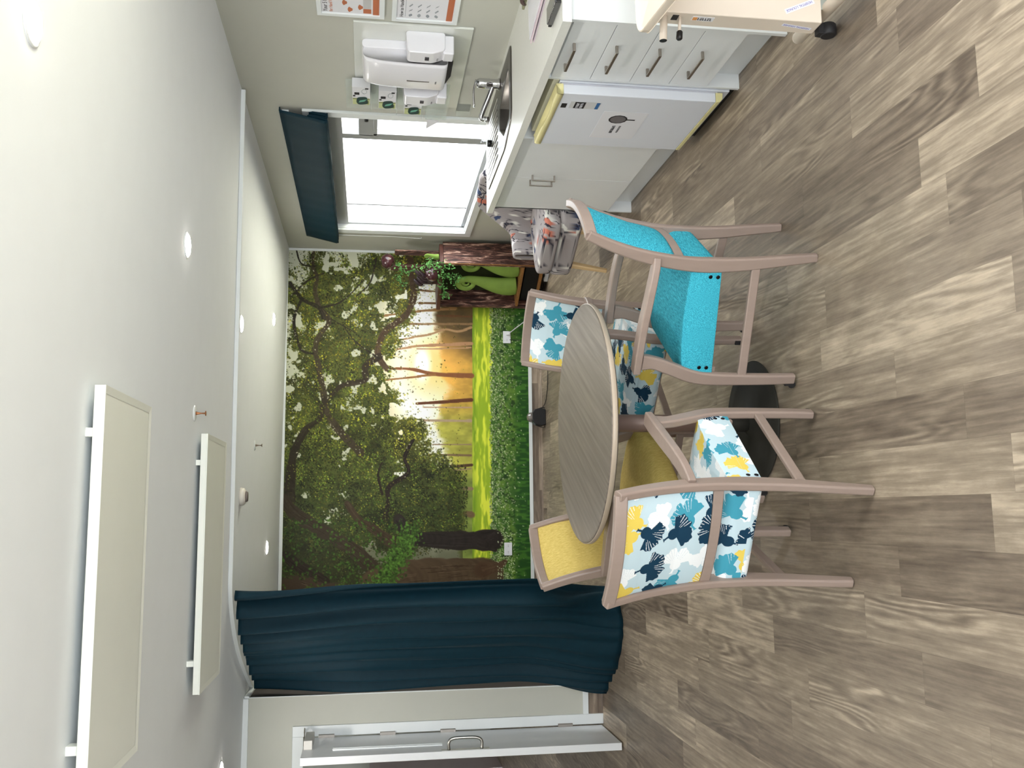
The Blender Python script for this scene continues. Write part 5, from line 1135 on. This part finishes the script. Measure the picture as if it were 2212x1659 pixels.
m = M(); m.lathe([(.0125, 0), (.009, .001), (0, .001)], (0, 0, 0), n=20, axis=0); m.v = [(1.524 - x, y + 2.79, z + .66) for x, y, z in m.v]; obj('open_end', m, BLACK, k_)
m = M(); m.tube([(1.612, 2.79, .60), (1.555, 2.79, .604)], .0055, 12); k_ = obj('height_lever', m, CR, t, True)
m = M(); m.tube([(1.562, 2.79, .603), (1.558, 2.79, .603), (1.535, 2.79, .605), (1.531, 2.79, .605)], [.007, .0105, .0105, .007], 14); obj('lever_grip', m, BLACK, k_, True)
obj('lever_slot', M().box(1.6075, 1.609, 2.775, 2.805, .607, .628), DARK, t)
lb = obj('maker_label', M().box(1.608, 1.609, 2.775, 2.80, .485, .56), mat('label_white', (238, 236, 238), .4), t)
obj('label_emblem', M().box(1.6073, 1.608, 2.779, 2.797, .542, .557), mat('label_orange', (232, 160, 92), .5), lb)
scribble('label_lettering', (1.6072, 2.779, .54), (0, 0, -1), (0, 1, 0), .05, .016, 6, INK, lb, seed=8)
stk = mat('sticker_white', (238, 240, 250), .5); INKB = mat('purple_pen', (120, 105, 170), .6)
def sticker(c_, right, up, wd, ht, nm):
    R_ = Vector(right).normalized(); U_ = Vector(up).normalized(); N_ = R_.cross(U_); c_ = Vector(c_); m = M(); m.add([c_ + R_ * a + U_ * b_ + N_ * k for k in (0, .0004) for a, b_ in ((-wd / 2, -ht / 2), (wd / 2, -ht / 2), (wd / 2, ht / 2), (-wd / 2, ht / 2))], [(3, 2, 1, 0), (4, 5, 6, 7), (0, 1, 5, 4), (1, 2, 6, 5), (2, 3, 7, 6), (3, 0, 4, 7)])
    s = obj(nm, m, stk, t); text('sticker_lettering', 'HOSPITAL LOUNGE', ht * .72, c_ - R_ * wd * .44 - U_ * ht * .25 + N_ * .0006, R_, U_, INKB, s, squash=wd * .88 / (ht * .72 * 8.6)); return s
sticker((1.662, 2.7596, .193), (-.42, 0, .95), (-.95, 0, -.42), .112, .017, 'name_sticker')
sticker((1.6086, 2.795, .19), (0, -.16, .98), (0, .98, .16), .11, .014, 'name_sticker')
# tray: rounded board with raised rim, only its near left corner is in the photograph
Q = [(1.506, 2.72, 0), (1.70, 2.83, 0), (2.06, 2.21, 0), (1.49, 1.88, 0), (1.33, 2.16, 0), (1.30, 2.35, 0)]
Q = [(1.520, 2.775, 0), (1.93, 2.80, 0), (1.87, 2.10, 0), (1.42, 2.09, 0)]
ol = [(v[0], v[1]) for v in smooth_poly(Q, .07, 8)]; cen = (1.69, 2.44)
prof = [(1.0, .728), (1.0, .752), (.985, .756), (.965, .752), (.95, .748), (.2, .748)]
P = np.array([[(cen[0] + (x - cen[0]) * s_, cen[1] + (y - cen[1]) * s_, z) for x, y in ol] for s_, z in prof]); m = M(); m.grid(P, cv=True); k = len(ol); m.f += [tuple(range(k - 1, -1, -1)), tuple(range(5 * k, 6 * k))]; m.mi += [0, 0]
obj('tray', m, CR, t, bev=.002)
obj('tray_bearer', M().box(1.63, 1.74, 2.2, 2.82, .70, .728), mat('bearer_cream', (220, 205, 188), .45), t, bev=.003)
